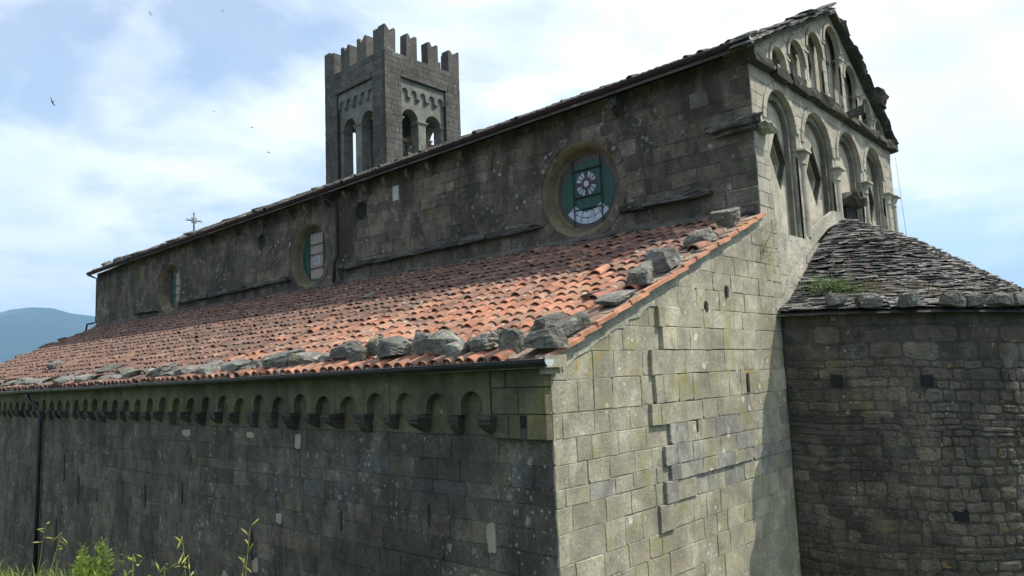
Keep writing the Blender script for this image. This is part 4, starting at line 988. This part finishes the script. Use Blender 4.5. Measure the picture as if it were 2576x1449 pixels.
# ------------------------------------------------------------------ bell tower
TX0, TX1, TY0, TY1, TZ = 16.5, 22.0, 24.15, 29.8, 19.0
tower = thing('bell_tower', 'square grey stone bell tower with swallow-tail battlements behind the nave roof', 'tower', (TX0, TY0, GZ))
def tpart(name, mb, mat, smooth=False, parent=None): return mb.build(name, mat, parent or tower, smooth=smooth)
fR = frame_map('y', TY0); fL = frame_map('x', TX0)
fB = lambda u, v, d: (u, TY1 + d, v); fF = lambda u, v, d: (TX1 + d, u, v)
PB, PT = 9.0, 16.3
OPR = [(17.78, 18.93), (19.47, 20.62)]; OPL = [(25.47, 26.6), (27.15, 28.28)]
SPR = 14.14
def tower_face(fm, u0, u1, pu0, pu1, ops, vis, nm):
    front = fixn(tpart('tower_wall', plate([(u0, GZ), (u1, GZ), (u1, 17.6), (u0, 17.6)], [[(pu0, PB), (pu1, PB), (pu1, PT), (pu0, PT)]], fm, -.22, -.014), MS['mortar'] if vis else MS['tower']))
    fixn(tpart('arched_panel', plate([(u0 + .3, PB - .3), (u1 - .3, PB - .3), (u1 - .3, 17.3), (u0 + .3, 17.3)], [archpoly(a, b, 10.2, SPR, 16) for a, b in ops], fm, -.85, -.221), MS['panel'], parent=front))
    # impost blocks
    mid = (ops[0][1] + ops[1][0]) / 2
    for (a, b) in ((ops[0][0] - .14, ops[0][0] + .06), (ops[0][1] - .07, ops[1][0] + .07), (ops[1][1] - .06, ops[1][1] + .14)):
        m_ = MB(); vs_ = []
        for (d, e, z) in ((-.23, 0, SPR - .18), (-.19, .03, SPR - .08), (-.14, .06, SPR - .04), (-.14, .06, SPR + .03)):
            vs_ += [fm(a - e, z, d), fm(b + e, z, d), fm(b + e, z, -.7), fm(a - e, z, -.7)]
        fs_ = [(0, 3, 2, 1), (12, 13, 14, 15)] + [(i * 4 + j, i * 4 + (j + 1) % 4, i * 4 + 4 + (j + 1) % 4, i * 4 + 4 + j) for i in range(3) for j in range(4)]
        m_.add(vs_, fs_); fixn(tpart('impost', m_, MS['panel'], parent=front))
    # hanging arches at the panel head
    nb = 5; w_ = (pu1 - pu0) / nb; pl = [(pu1, PT - .001), (pu0, PT - .001)]
    for k in range(nb):
        c = pu0 + w_ * (k + .5); r = w_ * .30; s_ = 15.62
        pl += [(c - w_ / 2 if k == 0 else c - w_ / 2 + .0, 15.42)] if k == 0 else []
        pl += [(c - r, 15.42)] + [(c - r * cos(pi * i / 8), s_ + r * sin(pi * i / 8)) for i in range(9)] + [(c + r, 15.42)]
    pl += [(pu1, 15.42)]
    fixn(tpart('hanging_arches', plate(pl, [], fm, -.219, -.10), MS['panel'], parent=front))
    for k in range(1, nb):
        c = pu0 + w_ * k; m_ = MB(); m_.add([fm(c + s_ * e, z, d) for s_ in (-1, 1) for (e, z, d) in ((.13, 15.419, -.07), (.13, 15.35, -.07), (.06, 15.2, -.2), (.06, 15.2, -.219), (.13, 15.419, -.219))], [(0, 1, 2, 3, 4), (9, 8, 7, 6, 5)] + [(i, (i + 1) % 5, (i + 1) % 5 + 5, i + 5) for i in range(5)]); fixn(tpart('small_corbel', m_, MS['panel'], parent=front))
    m_ = MB(); m_.add([fm(u, z, d) for u in (pu0 - .03, pu1 + .1) for (z, d) in ((PT, -.2), (PT, .03), (PT + .05, .05), (PT + .10, .05), (PT + .16, .0), (PT + .16, -.2))], [(0, 1, 2, 3, 4, 5), (11, 10, 9, 8, 7, 6)] + [(i, (i + 1) % 6, (i + 1) % 6 + 6, i + 6) for i in range(6)]); fixn(tpart('drip_mould', m_, MS['tower'], parent=front))
    if vis:
        rr_ = random.Random(int(u0)); vt = descend(17.6, 8.5, .26, .36, rr_); rc = courses(vt, u0, u1, .35, .8, rr_)
        ashlar(rc, fm, rr_, front, MS['tower'], holes=[('r', pu0, pu1, 0, PT + .16)], proud=(-.004, .008), joint=.004, cap=150, ch=.008)
    return front
tower_face(fR, TX0, TX1, 17.6, 20.85, OPR, True, 'right')
tower_face(fL, TY0 + .23, TY1, 25.3, 28.6, OPL, True, 'left')
tower_face(fB, TX0 + .23, TX1, 17.6, 20.85, OPR, False, 'back')
tower_face(fF, TY0 + .23, TY1 - .23, 25.3, 28.6, OPL, False, 'far')
mb = MB(); mb.box((TX0 + .5, TY0 + .5, 17.0), (TX1 - .5, TY1 - .5, 17.2)); tpart('light_block_slab', mb, MS['tower'])  # unseen slab added inside the tower top to block light
mb = MB(); mb.box((TX0 + .4, TY0 + .4, 8.8), (TX1 - .4, TY1 - .4, 9.0)); tpart('bell_floor', mb, MS['wood'])
mb = MB(); mb.box((16.9, 25.25, 13.15), (21.6, 25.5, 13.4)); tpart('bell_beam', mb, MS['wood'])
mb = MB(); mb.lathe((18.55, 25.38, 11.95), [(.0, 1.2), (.18, 1.2), (.28, 1.05), (.34, .6), (.42, .25), (.60, .0), (.57, 0), (.36, .5), (.0, 1.0)], 18); tpart('bell', mb, MS['bronze'], True)
# merlons
def merlon(fm, u0, u1, d0, d1, corner=0):
    c = (u0 + u1) / 2
    if corner == 0: pl = [(u0, 17.601), (u1, 17.601), (u1, 18.92), (u1 - .16, 18.96), (c, 18.62), (u0 + .16, 18.96), (u0, 18.92)]
    elif corner == 1: pl = [(u0, 17.601), (u1, 17.601), (u1, 18.92), (u1 - .12, 18.98), (u0 + (u1 - u0) * .55, 18.66), (u0 + .12, 19.02), (u0, 19.05)]
    else: pl = [(u0, 17.601), (u1, 17.601), (u1, 19.05), (u1 - .12, 19.02), (u0 + (u1 - u0) * .45, 18.66), (u0 + .12, 18.98), (u0, 18.92)]
    pl = [(a + (rng.uniform(-.03, .03) if b > 17.7 else 0), b + (rng.uniform(-.045, .03) if b > 17.7 else 0)) for a, b in pl]
    return fixn(tpart('merlon', plate(pl, [], fm, d0, d1), MS['tower']))
for fm, k in ((fR, 0), (fB, 1)):
    for a, b, c in [(TX0 + (0 if k == 0 else 0), 17.25, 1), (18.02, 18.78, 0), (19.6, 20.36, 0), (21.18, TX1, 2)]: merlon(fm, a, b, -.55, 0, c)
for fm, k in ((fL, 0), (fF, 1)):
    for a, b, c in [(TY0 + .56, 25.12, 0), (25.75, 26.6, 0), (27.3, 28.15, 0), (28.85, TY1 - .56, 0)]: merlon(fm, a, b, -.55, 0, c if b - a > .5 else 0)

# ------------------------------------------------------------------ loose stones weighing down the roofs
ORD = ['first', 'second', 'third', 'fourth', 'fifth', 'sixth', 'seventh', 'eighth', 'ninth', 'tenth', 'eleventh', 'twelfth', 'thirteenth', 'fourteenth', 'fifteenth', 'sixteenth', 'seventeenth', 'eighteenth', 'nineteenth', 'twentieth', 'twenty-first', 'twenty-second', 'twenty-third', 'twenty-fourth', 'twenty-fifth', 'twenty-sixth', 'twenty-seventh', 'twenty-eighth']
def rock(name, loc, size, rot, seed, label, cat='stone', group=None, mat='rock', k=.35):
    pts_, fs_ = rockgeo(random.Random(seed), *size, k=k, n=8, rough=.085); mb = MB(); mb.add(pts_, fs_)
    o = mb.local(name, MS[mat], None, loc, rot); fixn(o); tag(o, label, cat, group); return o
EAVE = [(-.02, .06, .47, .23), (.08, .68, .29, .26), (.1, 1.23, .48, .2), (-.07, 1.62, .31, .17), (.09, 2.03, .48, .28), (.18, 2.58, .36, .28), (.08, 3.2, .54, .27), (.2, 3.87, .24, .25), (.0, 4.02, .31, .2), (.17, 4.6, .52, .24),
        (.18, 5.2, .26, .14), (.15, 5.75, .62, .2), (.11, 6.55, .8, .3), (.09, 7.43, .34, .17), (.08, 8.2, .75, .2), (.06, 9.35, .8, .2), (.0, 10.5, .5, .2), (.03, 11.8, .8, .24), (.05, 13.57, .55, .2), (.3, 14.8, .5, .16),
        (-.02, 16.65, .6, .18), (-.02, 18.4, .75, .17), (-.01, 20.6, .6, .17), (.1, 22.4, .5, .16), (.0, 23.6, .5, .15), (.15, 26.3, .5, .16)]
r0 = random.Random(88); y_ = 7.0
while y_ < 25:
    y_ += r0.uniform(.5, 1.0); EAVE.append((r0.uniform(.0, .3), round(y_, 2), r0.uniform(.35, .7), r0.uniform(.07, .12)))
EAVE.sort(key=lambda q: q[1])
def ordinal(n):
    T = ['', '', 'twenty', 'thirty', 'forty', 'fifty', 'sixty']; B1 = ['', 'first', 'second', 'third', 'fourth', 'fifth', 'sixth', 'seventh', 'eighth', 'ninth']
    if n <= 20: return ORD[n - 1]
    return (T[n // 10][:-1] + 'ieth') if n % 10 == 0 else T[n // 10] + '-' + B1[n % 10]
hint = {0: 'squared stone with dark face', 2: 'long low stone slab', 3: 'rounded low stone', 4: 'tilted slab of stone', 6: 'large pale flat-topped stone', 8: 'dark tucked-in stone', 12: 'large pale knobbly stone'}
for i, (x, y, w, h) in enumerate(EAVE):
    r0 = random.Random(100 + i); z = rz(x, y) + .085
    tilt = (r0.uniform(-.12, .12), -.30 + r0.uniform(-.08, .18), r0.uniform(-.25, .25)) if i != 4 else (.35, -.3, .3)
    if i == 0: tilt = (0, -.08, .05)
    rock('roof_stone', (x, y, z + (.03 if i < 10 else -.01)), ((.40 if i == 0 else max(.22, w * r0.uniform(.55, .75))), w * (1.0 if i < 4 else 1.12), h * (1.0 if i < 10 else .78)), tilt, 200 + i,
         f"{hint.get(i, 'grey lichened stone')} on the aisle eave tiles, {ordinal(i + 1)} from the corner", group='stones along the aisle eave', k=.07 if i % 3 else .16)
VER = [(.62, .10, .62, .26, .20), (.95, .72, .55, .26, .16), (1.78, .18, .52, .42, .10), (2.2, .72, .52, .3, .08), (2.55, .16, .46, .3, .28), (3.35, .22, .58, .42, .34), (4.8, .30, .46, .38, .22), (5.95, .30, .46, .40, .32)]
vl = ['long dark mossy stone lying up the verge nearest the corner', 'dark flat slab lying beside the long mossy verge stone', 'pale pointed flat slab laid across the verge', 'thin grey slab just inside the pale pointed slab',
      'dark squared stone midway up the verge', 'largest lichen-spotted boulder midway up the verge', 'flat-topped grey stone high on the verge', 'pale wedge-shaped stone at the top of the verge by the wall']
for i, (x, y, a, b, h) in enumerate(VER):
    r0 = random.Random(300 + i); rock('verge_stone', (x, y, rz(x, 0) + .07), (a, b, h), (r0.uniform(-.1, .1), -.36 + r0.uniform(-.05, .12), r0.uniform(-.3, .3)), 320 + i, vl[i], group='stones along the tiled verge', k=.09)
rock('roof_stone', (1.2, 23.6, rz(1.2, 23.6) + .1), (.4, .5, .24), (0, -.35, .2), 350, 'lone dark stone sitting up-slope on the far tiles', k=.35)
rock('roof_slab', (.55, 16.7, rz(.55, 16.7) + .13), (.5, .75, .05), (0, -.38, .2), 351, 'thin pale blue-grey slate slab lying on the far eave tiles', k=.1)
rock('roof_slab', (4.35, 9.6, rz(4.35, 9.6) + .13), (.35, .22, .05), (0, -.38, .4), 352, 'small pale chip of slate on the shaded tiles', k=.1)
APS = [(7.42, -1.08, .36, .24), (7.50, -1.66, .42, .24), (7.78, -2.28, .34, .26), (8.2, -2.88, .36, .28), (8.52, -3.18, .36, .22), (8.9, -3.52, .36, .24), (9.28, -3.76, .36, .22), (9.75, -4.0, .36, .24)]
for i, (x, y, w, h) in enumerate(APS):
    r0 = random.Random(400 + i); th = math.atan2(y, x - AX); rock('apse_stone', (x, y, prz(min(4.5, hypot(x - AX, y))) + .03 - adrop(th % (2 * pi))), (w * .8, w, h), (r0.uniform(-.1, .1), r0.uniform(-.1, .1), th + r0.uniform(-.4, .4)), 420 + i,
         f"grey boulder on the apse eave slates, {ORD[i]} from the end wall", group='boulders along the apse eave', k=.3)
NAV = [(.15, .5, .13), (15.35, .42, .17), (17.6, .45, .16), (19.3, .5, .17), (20.6, .6, .11), (24.7, .85, .17), (25.6, .7, .13), (26.6, .95, .17), (27.8, .7, .16), (28.8, .9, .15), (29.9, .8, .16), (30.9, .7, .16), (31.8, .7, .17), (33.2, .7, .2), (34.8, .55, .22)]
for i, (y, w, h) in enumerate(NAV):
    r0 = random.Random(500 + i); rock('nave_roof_stone', (6.62 + r0.uniform(-.05, .1), y, nz(6.62, y) + .09), (.4, w, h), (0, -.4, r0.uniform(-.2, .2)), 520 + i,
         'flat stone at the gable end of the nave eave' if i == 0 else f"pale flat stone above the nave gutter, {ORD[i]} from the gable end", group='stones along the nave eave', k=.2)
# stones on the aisle's far verge
for i, (x, w) in enumerate([(2.4, .4), (3.4, .5), (4.5, .7), (5.2, .4)]):
    rock('verge_stone', (x, LEN - .15, rz(x, LEN) + .06), (w, .3, .14), (0, -.36, 0), 560 + i, f"dark slab on the far end verge against the hills, {ORD[i]} from the frame edge", group='slabs on the far verge', k=.2)

# ------------------------------------------------------------------ iron cross on the far gable
cx_ = thing('iron_cross', 'pale openwork iron cross standing on the far nave gable', 'cross', (XM, LEN, 8.95))
m_ = MB(); m_.tube([(XM, LEN, 8.9), (XM, LEN, 10.2)], .05, 8); m_.build('upright', MS['iron'], cx_, smooth=True)
m_ = MB(); m_.tube([(XM - .36, LEN, 9.78), (XM + .36, LEN, 9.78)], .045, 8); m_.build('crossbar', MS['iron'], cx_, smooth=True)
for (dx, dz) in ((-.42, 9.78), (.42, 9.78), (0, 10.2)):
    m_ = MB(); m_.tube([(XM + dx + .06 * cos(a * pi / 6), LEN, dz + .06 * sin(a * pi / 6)) for a in range(13)], .018, 6); m_.build('ring_finial', MS['iron'], cx_, smooth=True)
for sx in (-1, 1):
    for sz in (-1, 1):
        m_ = MB(); m_.tube([(XM + sx * (.03 + .13 * t), LEN, 9.78 + sz * (.03 + .13 * (1 - (1 - t) ** 2) * (1 - .4 * t))) for t in (0, .3, .6, .8, 1)], .02, 6); m_.tube([(XM + sx * .11 + .04 * cos(a * pi / 4), LEN, 9.78 + sz * .12 + .04 * sin(a * pi / 4)) for a in range(9)], .016, 5); m_.build('scroll', MS['iron'], cx_, smooth=True)
rock('cross_base', (XM, LEN, 8.85), (.7, .5, .2), (0, 0, 0), 590, 'pale stone block under the iron cross', k=.2)
# hanging cable at the right of the gable
m_ = MB(); m_.tube([(16.80 + .05 * i, -.03, 6.05 - .34 * i) for i in range(9)], .005, 5); o = m_.build('cable', MS['black']); tag(o, 'thin dark cable hanging beside the right edge of the gable front', 'cable')

# ------------------------------------------------------------------ swifts
def swift(loc, yaw, roll, s, label):
    m_ = MB(); B_ = [(-.085, .004), (-.06, .016), (0, .022), (.05, .018), (.075, .010), (.088, .002)]
    n = 8; vs_ = []
    for x, r in B_: vs_ += [(x, r * cos(2 * pi * i / n), r * .9 * sin(2 * pi * i / n)) for i in range(n)]
    fs_ = [(i * n + j, i * n + (j + 1) % n, (i + 1) * n + (j + 1) % n, (i + 1) * n + j) for i in range(5) for j in range(n)] + [tuple(range(n))[::-1], tuple(range(5 * n, 6 * n))]
    m_.add(vs_, fs_)
    for sd in (-1, 1):
        W_ = [(.045, -.015, .010, .004), (.055, .0, .07, .012), (.03, -.015, .13, .014), (-.05, -.062, .20, .004)]
        vs_ = [(x, sd * y, z + t) for f, b, y, z in W_ for x in (f, b) for t in (.003, -.003)]; fs_ = []
        for i in range(3): a = i * 4; fs_ += [(a, a + 4, a + 6, a + 2), (a + 1, a + 3, a + 7, a + 5), (a, a + 1, a + 5, a + 4), (a + 2, a + 6, a + 7, a + 3)]
        fs_.append((12, 13, 15, 14)); m_.add(vs_, fs_)
        m_.add([(-.08, 0, .002), (-.08, sd * .010, .002), (-.15, sd * .035, .002), (-.08, 0, -.002), (-.08, sd * .010, -.002), (-.15, sd * .035, -.002)], [(0, 1, 2), (5, 4, 3), (0, 1, 4, 3), (1, 2, 5, 4), (2, 0, 3, 5)])
    o = m_.local('swift', MS['bird'], None, loc, (roll, .15, yaw), scale=(s, s, s)); fixn(o); tag(o, label, 'bird', 'swifts over the church'); return o
for i, (l, w, r, s, t) in enumerate([((7.7, 48.7, 19.4), 2.0, 1.1, 1.5, 'swift banking in the open sky left of the tower, leftmost of all'), ((12.3, 44.5, 25.7), 1.0, .9, 1.3, 'swift high near the top left corner of the sky'), ((17.1, 45, 20), .4, .5, 1.1, 'swift left of the tower, highest of three in a slanting line'),
        ((19.6, 44.1, 19.1), -.6, .5, 1.2, 'swift left of the tower, middle of three in a slanting line'), ((20.9, 44, 17.4), -.5, .6, 1.1, 'swift nearest the tower, lowest of three in a slanting line'), ((16.4, 42.3, 26.5), .3, .3, .9, 'tiny swift at the top edge of the sky left of the tower')]): swift(l, w, r, s, t)

# ------------------------------------------------------------------ plants
def leaf(mb, p, d, up, L, w):
    p = Vector(p); d = Vector(d).normalized(); s = d.cross(Vector(up)); s = s.normalized() if s.length > 1e-4 else d.orthogonal().normalized(); n = s.cross(d)
    mid = p + d * L * .5 + n * L * .06; mb.add([p, mid + s * w / 2, p + d * L, mid - s * w / 2], [(0, 1, 2, 3)])
def at_az(az, dist): return Vector((CAM.x + cos(radians(az)) * dist, CAM.y + sin(radians(az)) * dist))
def gpos(az, dist): p = at_az(az, dist); return Vector((p.x, p.y, ground_h(p.x, p.y)))
# feathery bush
b0 = gpos(71.6, 5.0); bush = thing('bush', 'feathery bright green bush in front of the side wall', 'bush', b0)
r0 = random.Random(61); stm, fol = MB(), MB()
TOP = -.85
for i in range(26):
    a = r0.uniform(0, 2 * pi); rad = .075 * math.sqrt(r0.random()); hgt = (TOP - b0.z) * r0.uniform(.72, 1.0); base = b0 + Vector((cos(a) * rad * .6, sin(a) * rad * .6, 0)); tip = b0 + Vector((cos(a) * rad * 1.25, sin(a) * rad * 1.25, hgt))
    stm.tube([base, base.lerp(tip, .5) + Vector((r0.uniform(-.01, .01), r0.uniform(-.01, .01), 0)), tip], [.005, .004, .002], 5)
    for k in range(70):
        t = r0.uniform(.25, 1.0); p = base.lerp(tip, t); d = Vector((r0.uniform(-1, 1), r0.uniform(-1, 1), r0.uniform(.0, 1.0))); leaf(fol, p, d, (r0.uniform(-1, 1), r0.uniform(-1, 1), .3), r0.uniform(.018, .045), r0.uniform(.004, .010))
    for k in range(14):
        q = r0.uniform(.5, 1); p = base.lerp(tip, q); d = Vector((r0.uniform(-1, 1), r0.uniform(-1, 1), r0.uniform(.3, 1))).normalized(); e = p + d * .05
        for z in range(7): leaf(fol, p.lerp(e, z / 7), d + Vector((r0.uniform(-1, 1), r0.uniform(-1, 1), r0.uniform(-.3, 1))) * .8, (1, 0, .4), .018, .006)
stm.build('stems', MS['grass'], bush, b0); fol.build('foliage', MS['leaf'], bush, b0)
# oat-like grass stalks
def oat(name, az, dist, tips, label, seed):
    b_ = gpos(az, dist); th_ = thing(name, label, 'grass stalk', b_, 'seeding grass stalks in front of the side wall'); r0 = random.Random(seed)
    for (az2, z, curve) in tips:
        t = at_az(az2, dist); tip = Vector((t.x, t.y, z)); mid = b_.lerp(tip, .6) + Vector((cos(radians(az)) * .0, 0, .05)) ; mid = mid + (tip - b_).cross(Vector((0, 0, 1))).normalized() * curve
        m_ = MB(); path = [b_ * (1 - s) ** 2 + mid * 2 * s * (1 - s) + tip * s * s for s in [i / 10 for i in range(11)]]; m_.tube(path, [.004 - .0003 * i for i in range(11)], 5); m_.build('stalk', MS['spike'], th_, b_)
        for k in range(5):
            s = .82 + .18 * k / 4; p = b_ * (1 - s) ** 2 + mid * 2 * s * (1 - s) + tip * s * s; d = Vector((r0.uniform(-.5, .5), r0.uniform(-.5, .5), r0.uniform(-.6, .5))).normalized()
            q = MB(); e = p + d * r0.uniform(.01, .03); q.tube([p, e, e + d * .012, e + d * .028, e + d * .042], [.001, .002, .005, .0045, .001], 6); q.build('spikelet', MS['spike'], th_, b_, smooth=True)
    return th_
oat('oat_grass', 65.0, 4.0, [(66.3, -.71, -.06), (65.9, -.80, -.03)], 'drooping oat grass stalk with spikelets before the side wall, the left one', 71)
oat('oat_grass', 63.5, 4.0, [(61.9, -.70, .05), (62.3, -.84, .04)], 'slanting oat grass stalks with pale spikelets, right of the other stalks', 72)
oat('oat_grass', 75.2, 5.5, [(74.3, -.80, -.1), (73.4, -.86, .0)], 'arching wild grass stalk above the pale stone at the left edge', 73)
# pale boulder in the bank
p = gpos(75.4, 6.6); rock('bank_boulder', (p.x, p.y, p.z - .13), (.9, .8, .38), (0, 0, .4), 600, 'pale smooth boulder in the grass at the bottom left', 'boulder', mat='mortar_pale', k=.8)
# low weeds
for i, (az, dist, top_, lab) in enumerate([(69.3, 4.6, -.88, 'small leafy weed between the bush and the left grass'), (64.5 + 2.9, 4.4, -.92, 'small bud-topped weed at the frame foot right of the bush')]):
    b_ = gpos(az, dist); th_ = thing('weed', lab, 'weed', b_); m_ = MB(); r0 = random.Random(640 + i)
    for k in range(60): 
        q = b_ + Vector((r0.uniform(-.05, .05), r0.uniform(-.05, .05), (top_ - b_.z) * r0.uniform(.3, 1))); leaf(m_, q, (r0.uniform(-1, 1), r0.uniform(-1, 1), r0.uniform(-.1, 1)), (0, 0, 1), r0.uniform(.03, .06), r0.uniform(.012, .022))
    m_.build('foliage', MS['leaf'], th_, b_); m_ = MB(); m_.tube([b_, (b_.x, b_.y, top_)], .004, 5); m_.build('stem', MS['grass'], th_, b_)
# grass on the bank
gm = MB(); r0 = random.Random(66)
for i in range(4500):
    az = r0.uniform(66, 84); dist = r0.uniform(4.2, 9.0); p = gpos(az, dist)
    if p.z < -2.4: continue
    tall = .16 if az < 72.5 else r0.uniform(.06, .20) * (1 + .9 * max(0, min(1, (az - 75.5) / 2)))
    d = Vector((r0.gauss(0, .35), r0.gauss(0, .35), 1)).normalized(); L = tall * r0.uniform(.5, 1.2); s = Vector((r0.uniform(-1, 1), r0.uniform(-1, 1), 0)).normalized() * r0.uniform(.003, .006)
    q = p + d * L * .6; e = p + d * L + Vector((d.x, d.y, -.25)) * L * .5
    gm.add([p - s, p + s, q + s * .7, q - s * .7, e], [(0, 1, 2, 3), (3, 2, 4)])
o = gm.build('grass', MS['grass']); o['kind'] = 'stuff'; o['label'] = 'tall green grass along the top of the bank'
# plant on the apse slates
c0 = Vector((8.15, -.8, 1.55)); th_ = thing('valerian', 'leafy green valerian clump with pink flower heads rooted in the apse slates', 'plant', c0); r0 = random.Random(67); m_ = MB()
for k in range(700):
    x = 8.12 + r0.gauss(0, .13); y = -.78 + r0.gauss(0, .28); z = prz(min(4.5, hypot(x - AX, y))) + r0.uniform(.0, .16) - adrop(math.atan2(y, x - AX) % (2 * pi), hypot(x - AX, y))
    leaf(m_, (x, y, z), (r0.uniform(-1, .6), r0.uniform(-1, 1), r0.uniform(.1, 1)), (0, 0, 1), r0.uniform(.05, .10), r0.uniform(.018, .035))
m_.build('foliage', MS['sedum'], th_, c0)
for (x, y, z) in [(8.32, -.78, 1.98), (8.45, -1.08, 2.02), (8.42, -1.42, 1.86)]:
    m_ = MB(); m_.tube([(x - .1, y + .05, prz(hypot(x - .1 - AX, y))), (x - .04, y, z - .1), (x, y, z)], .006, 5); s_ = m_.build('flower_stem', MS['sedum'], th_, c0)
    m_ = MB(); 
    for k in range(40): leaf(m_, (x + r0.gauss(0, .018), y + r0.gauss(0, .02), z + r0.gauss(0, .02)), (r0.uniform(-1, 1), r0.uniform(-1, 1), r0.uniform(-1, 1)), (0, 0, 1), .022, .016)
    m_.build('flower_head', MS['pink'], s_, c0)
# dry moss and tufts on the slates
for i, (x, y, n_, lab) in enumerate([(8.35, -1.55, 260, 'brown dry grass patch on the apse slates right of the valerian'), (8.75, -2.3, 200, 'low dry tuft on the apse slates above the boulders'), (9.75, -3.35, 160, 'dry grass tuft on the right shoulder of the apse roof')]):
    z = prz(hypot(x - AX, y)); th_ = thing('dry_tuft', lab, 'grass tuft', (x, y, z)); m_ = MB(); r0 = random.Random(680 + i)
    for k in range(n_):
        px, py = x + r0.gauss(0, .14), y + r0.gauss(0, .24); leaf(m_, (px, py, prz(min(4.5, hypot(px - AX, py))) + .02 - adrop(math.atan2(py, px - AX) % (2 * pi), hypot(px - AX, py))), (r0.uniform(-.8, .8), r0.uniform(-.8, .8), .8), (1, 0, 0), r0.uniform(.05, .13), .008)
    m_.build('blades', MS['dry'], th_, (x, y, z))['kind'] = 'stuff'
# weeds on the end wall
c0 = Vector((6.72, -.03, 2.2)); th_ = thing('wall_plant', 'straggly pale weed with a dry twig on the end wall beside the verge', 'plant', c0); m_ = MB(); r0 = random.Random(69)
for k in range(150): leaf(m_, (6.72 + r0.gauss(0, .14), -.03 - abs(r0.gauss(0, .05)), 2.25 + r0.gauss(0, .13)), (r0.uniform(-1, 1), r0.uniform(-1, .0), r0.uniform(-.6, 1)), (0, -1, 0), r0.uniform(.03, .06), .015)
m_.build('foliage', MS['sedum'], th_, c0)
m_ = MB(); m_.tube([(6.6, -.03, 2.15), (6.95, -.12, 2.55), (7.3, -.15, 2.85), (7.75, -.12, 3.2)], [.010, .008, .006, .003], 5); m_.tube([(6.66, -.03, 2.2), (7.1, -.10, 2.35), (7.5, -.1, 2.42)], [.007, .005, .002], 5); m_.build('dry_twig', MS['dry'], th_, c0)
# tangle of dry stems on the tiles
c0 = Vector((.45, 1.1, rz(.45, 1.1) + .12)); m_ = MB(); r0 = random.Random(70)
for k in range(9):
    a = c0 + Vector((r0.uniform(-.05, .2), r0.uniform(-.2, .2), .0)); b = a + Vector((r0.uniform(-.1, .4), r0.uniform(-.3, .3), r0.uniform(.06, .22))); c = b + Vector((r0.uniform(-.1, .3), r0.uniform(-.2, .2), r0.uniform(-.12, .05))); m_.tube([a, b, c], .0035, 4)
o = m_.build('dry_weed', MS['dry'], None, tuple(c0)); tag(o, 'wispy tangle of dry stems on the sunlit tiles behind the eave stones', 'weed')
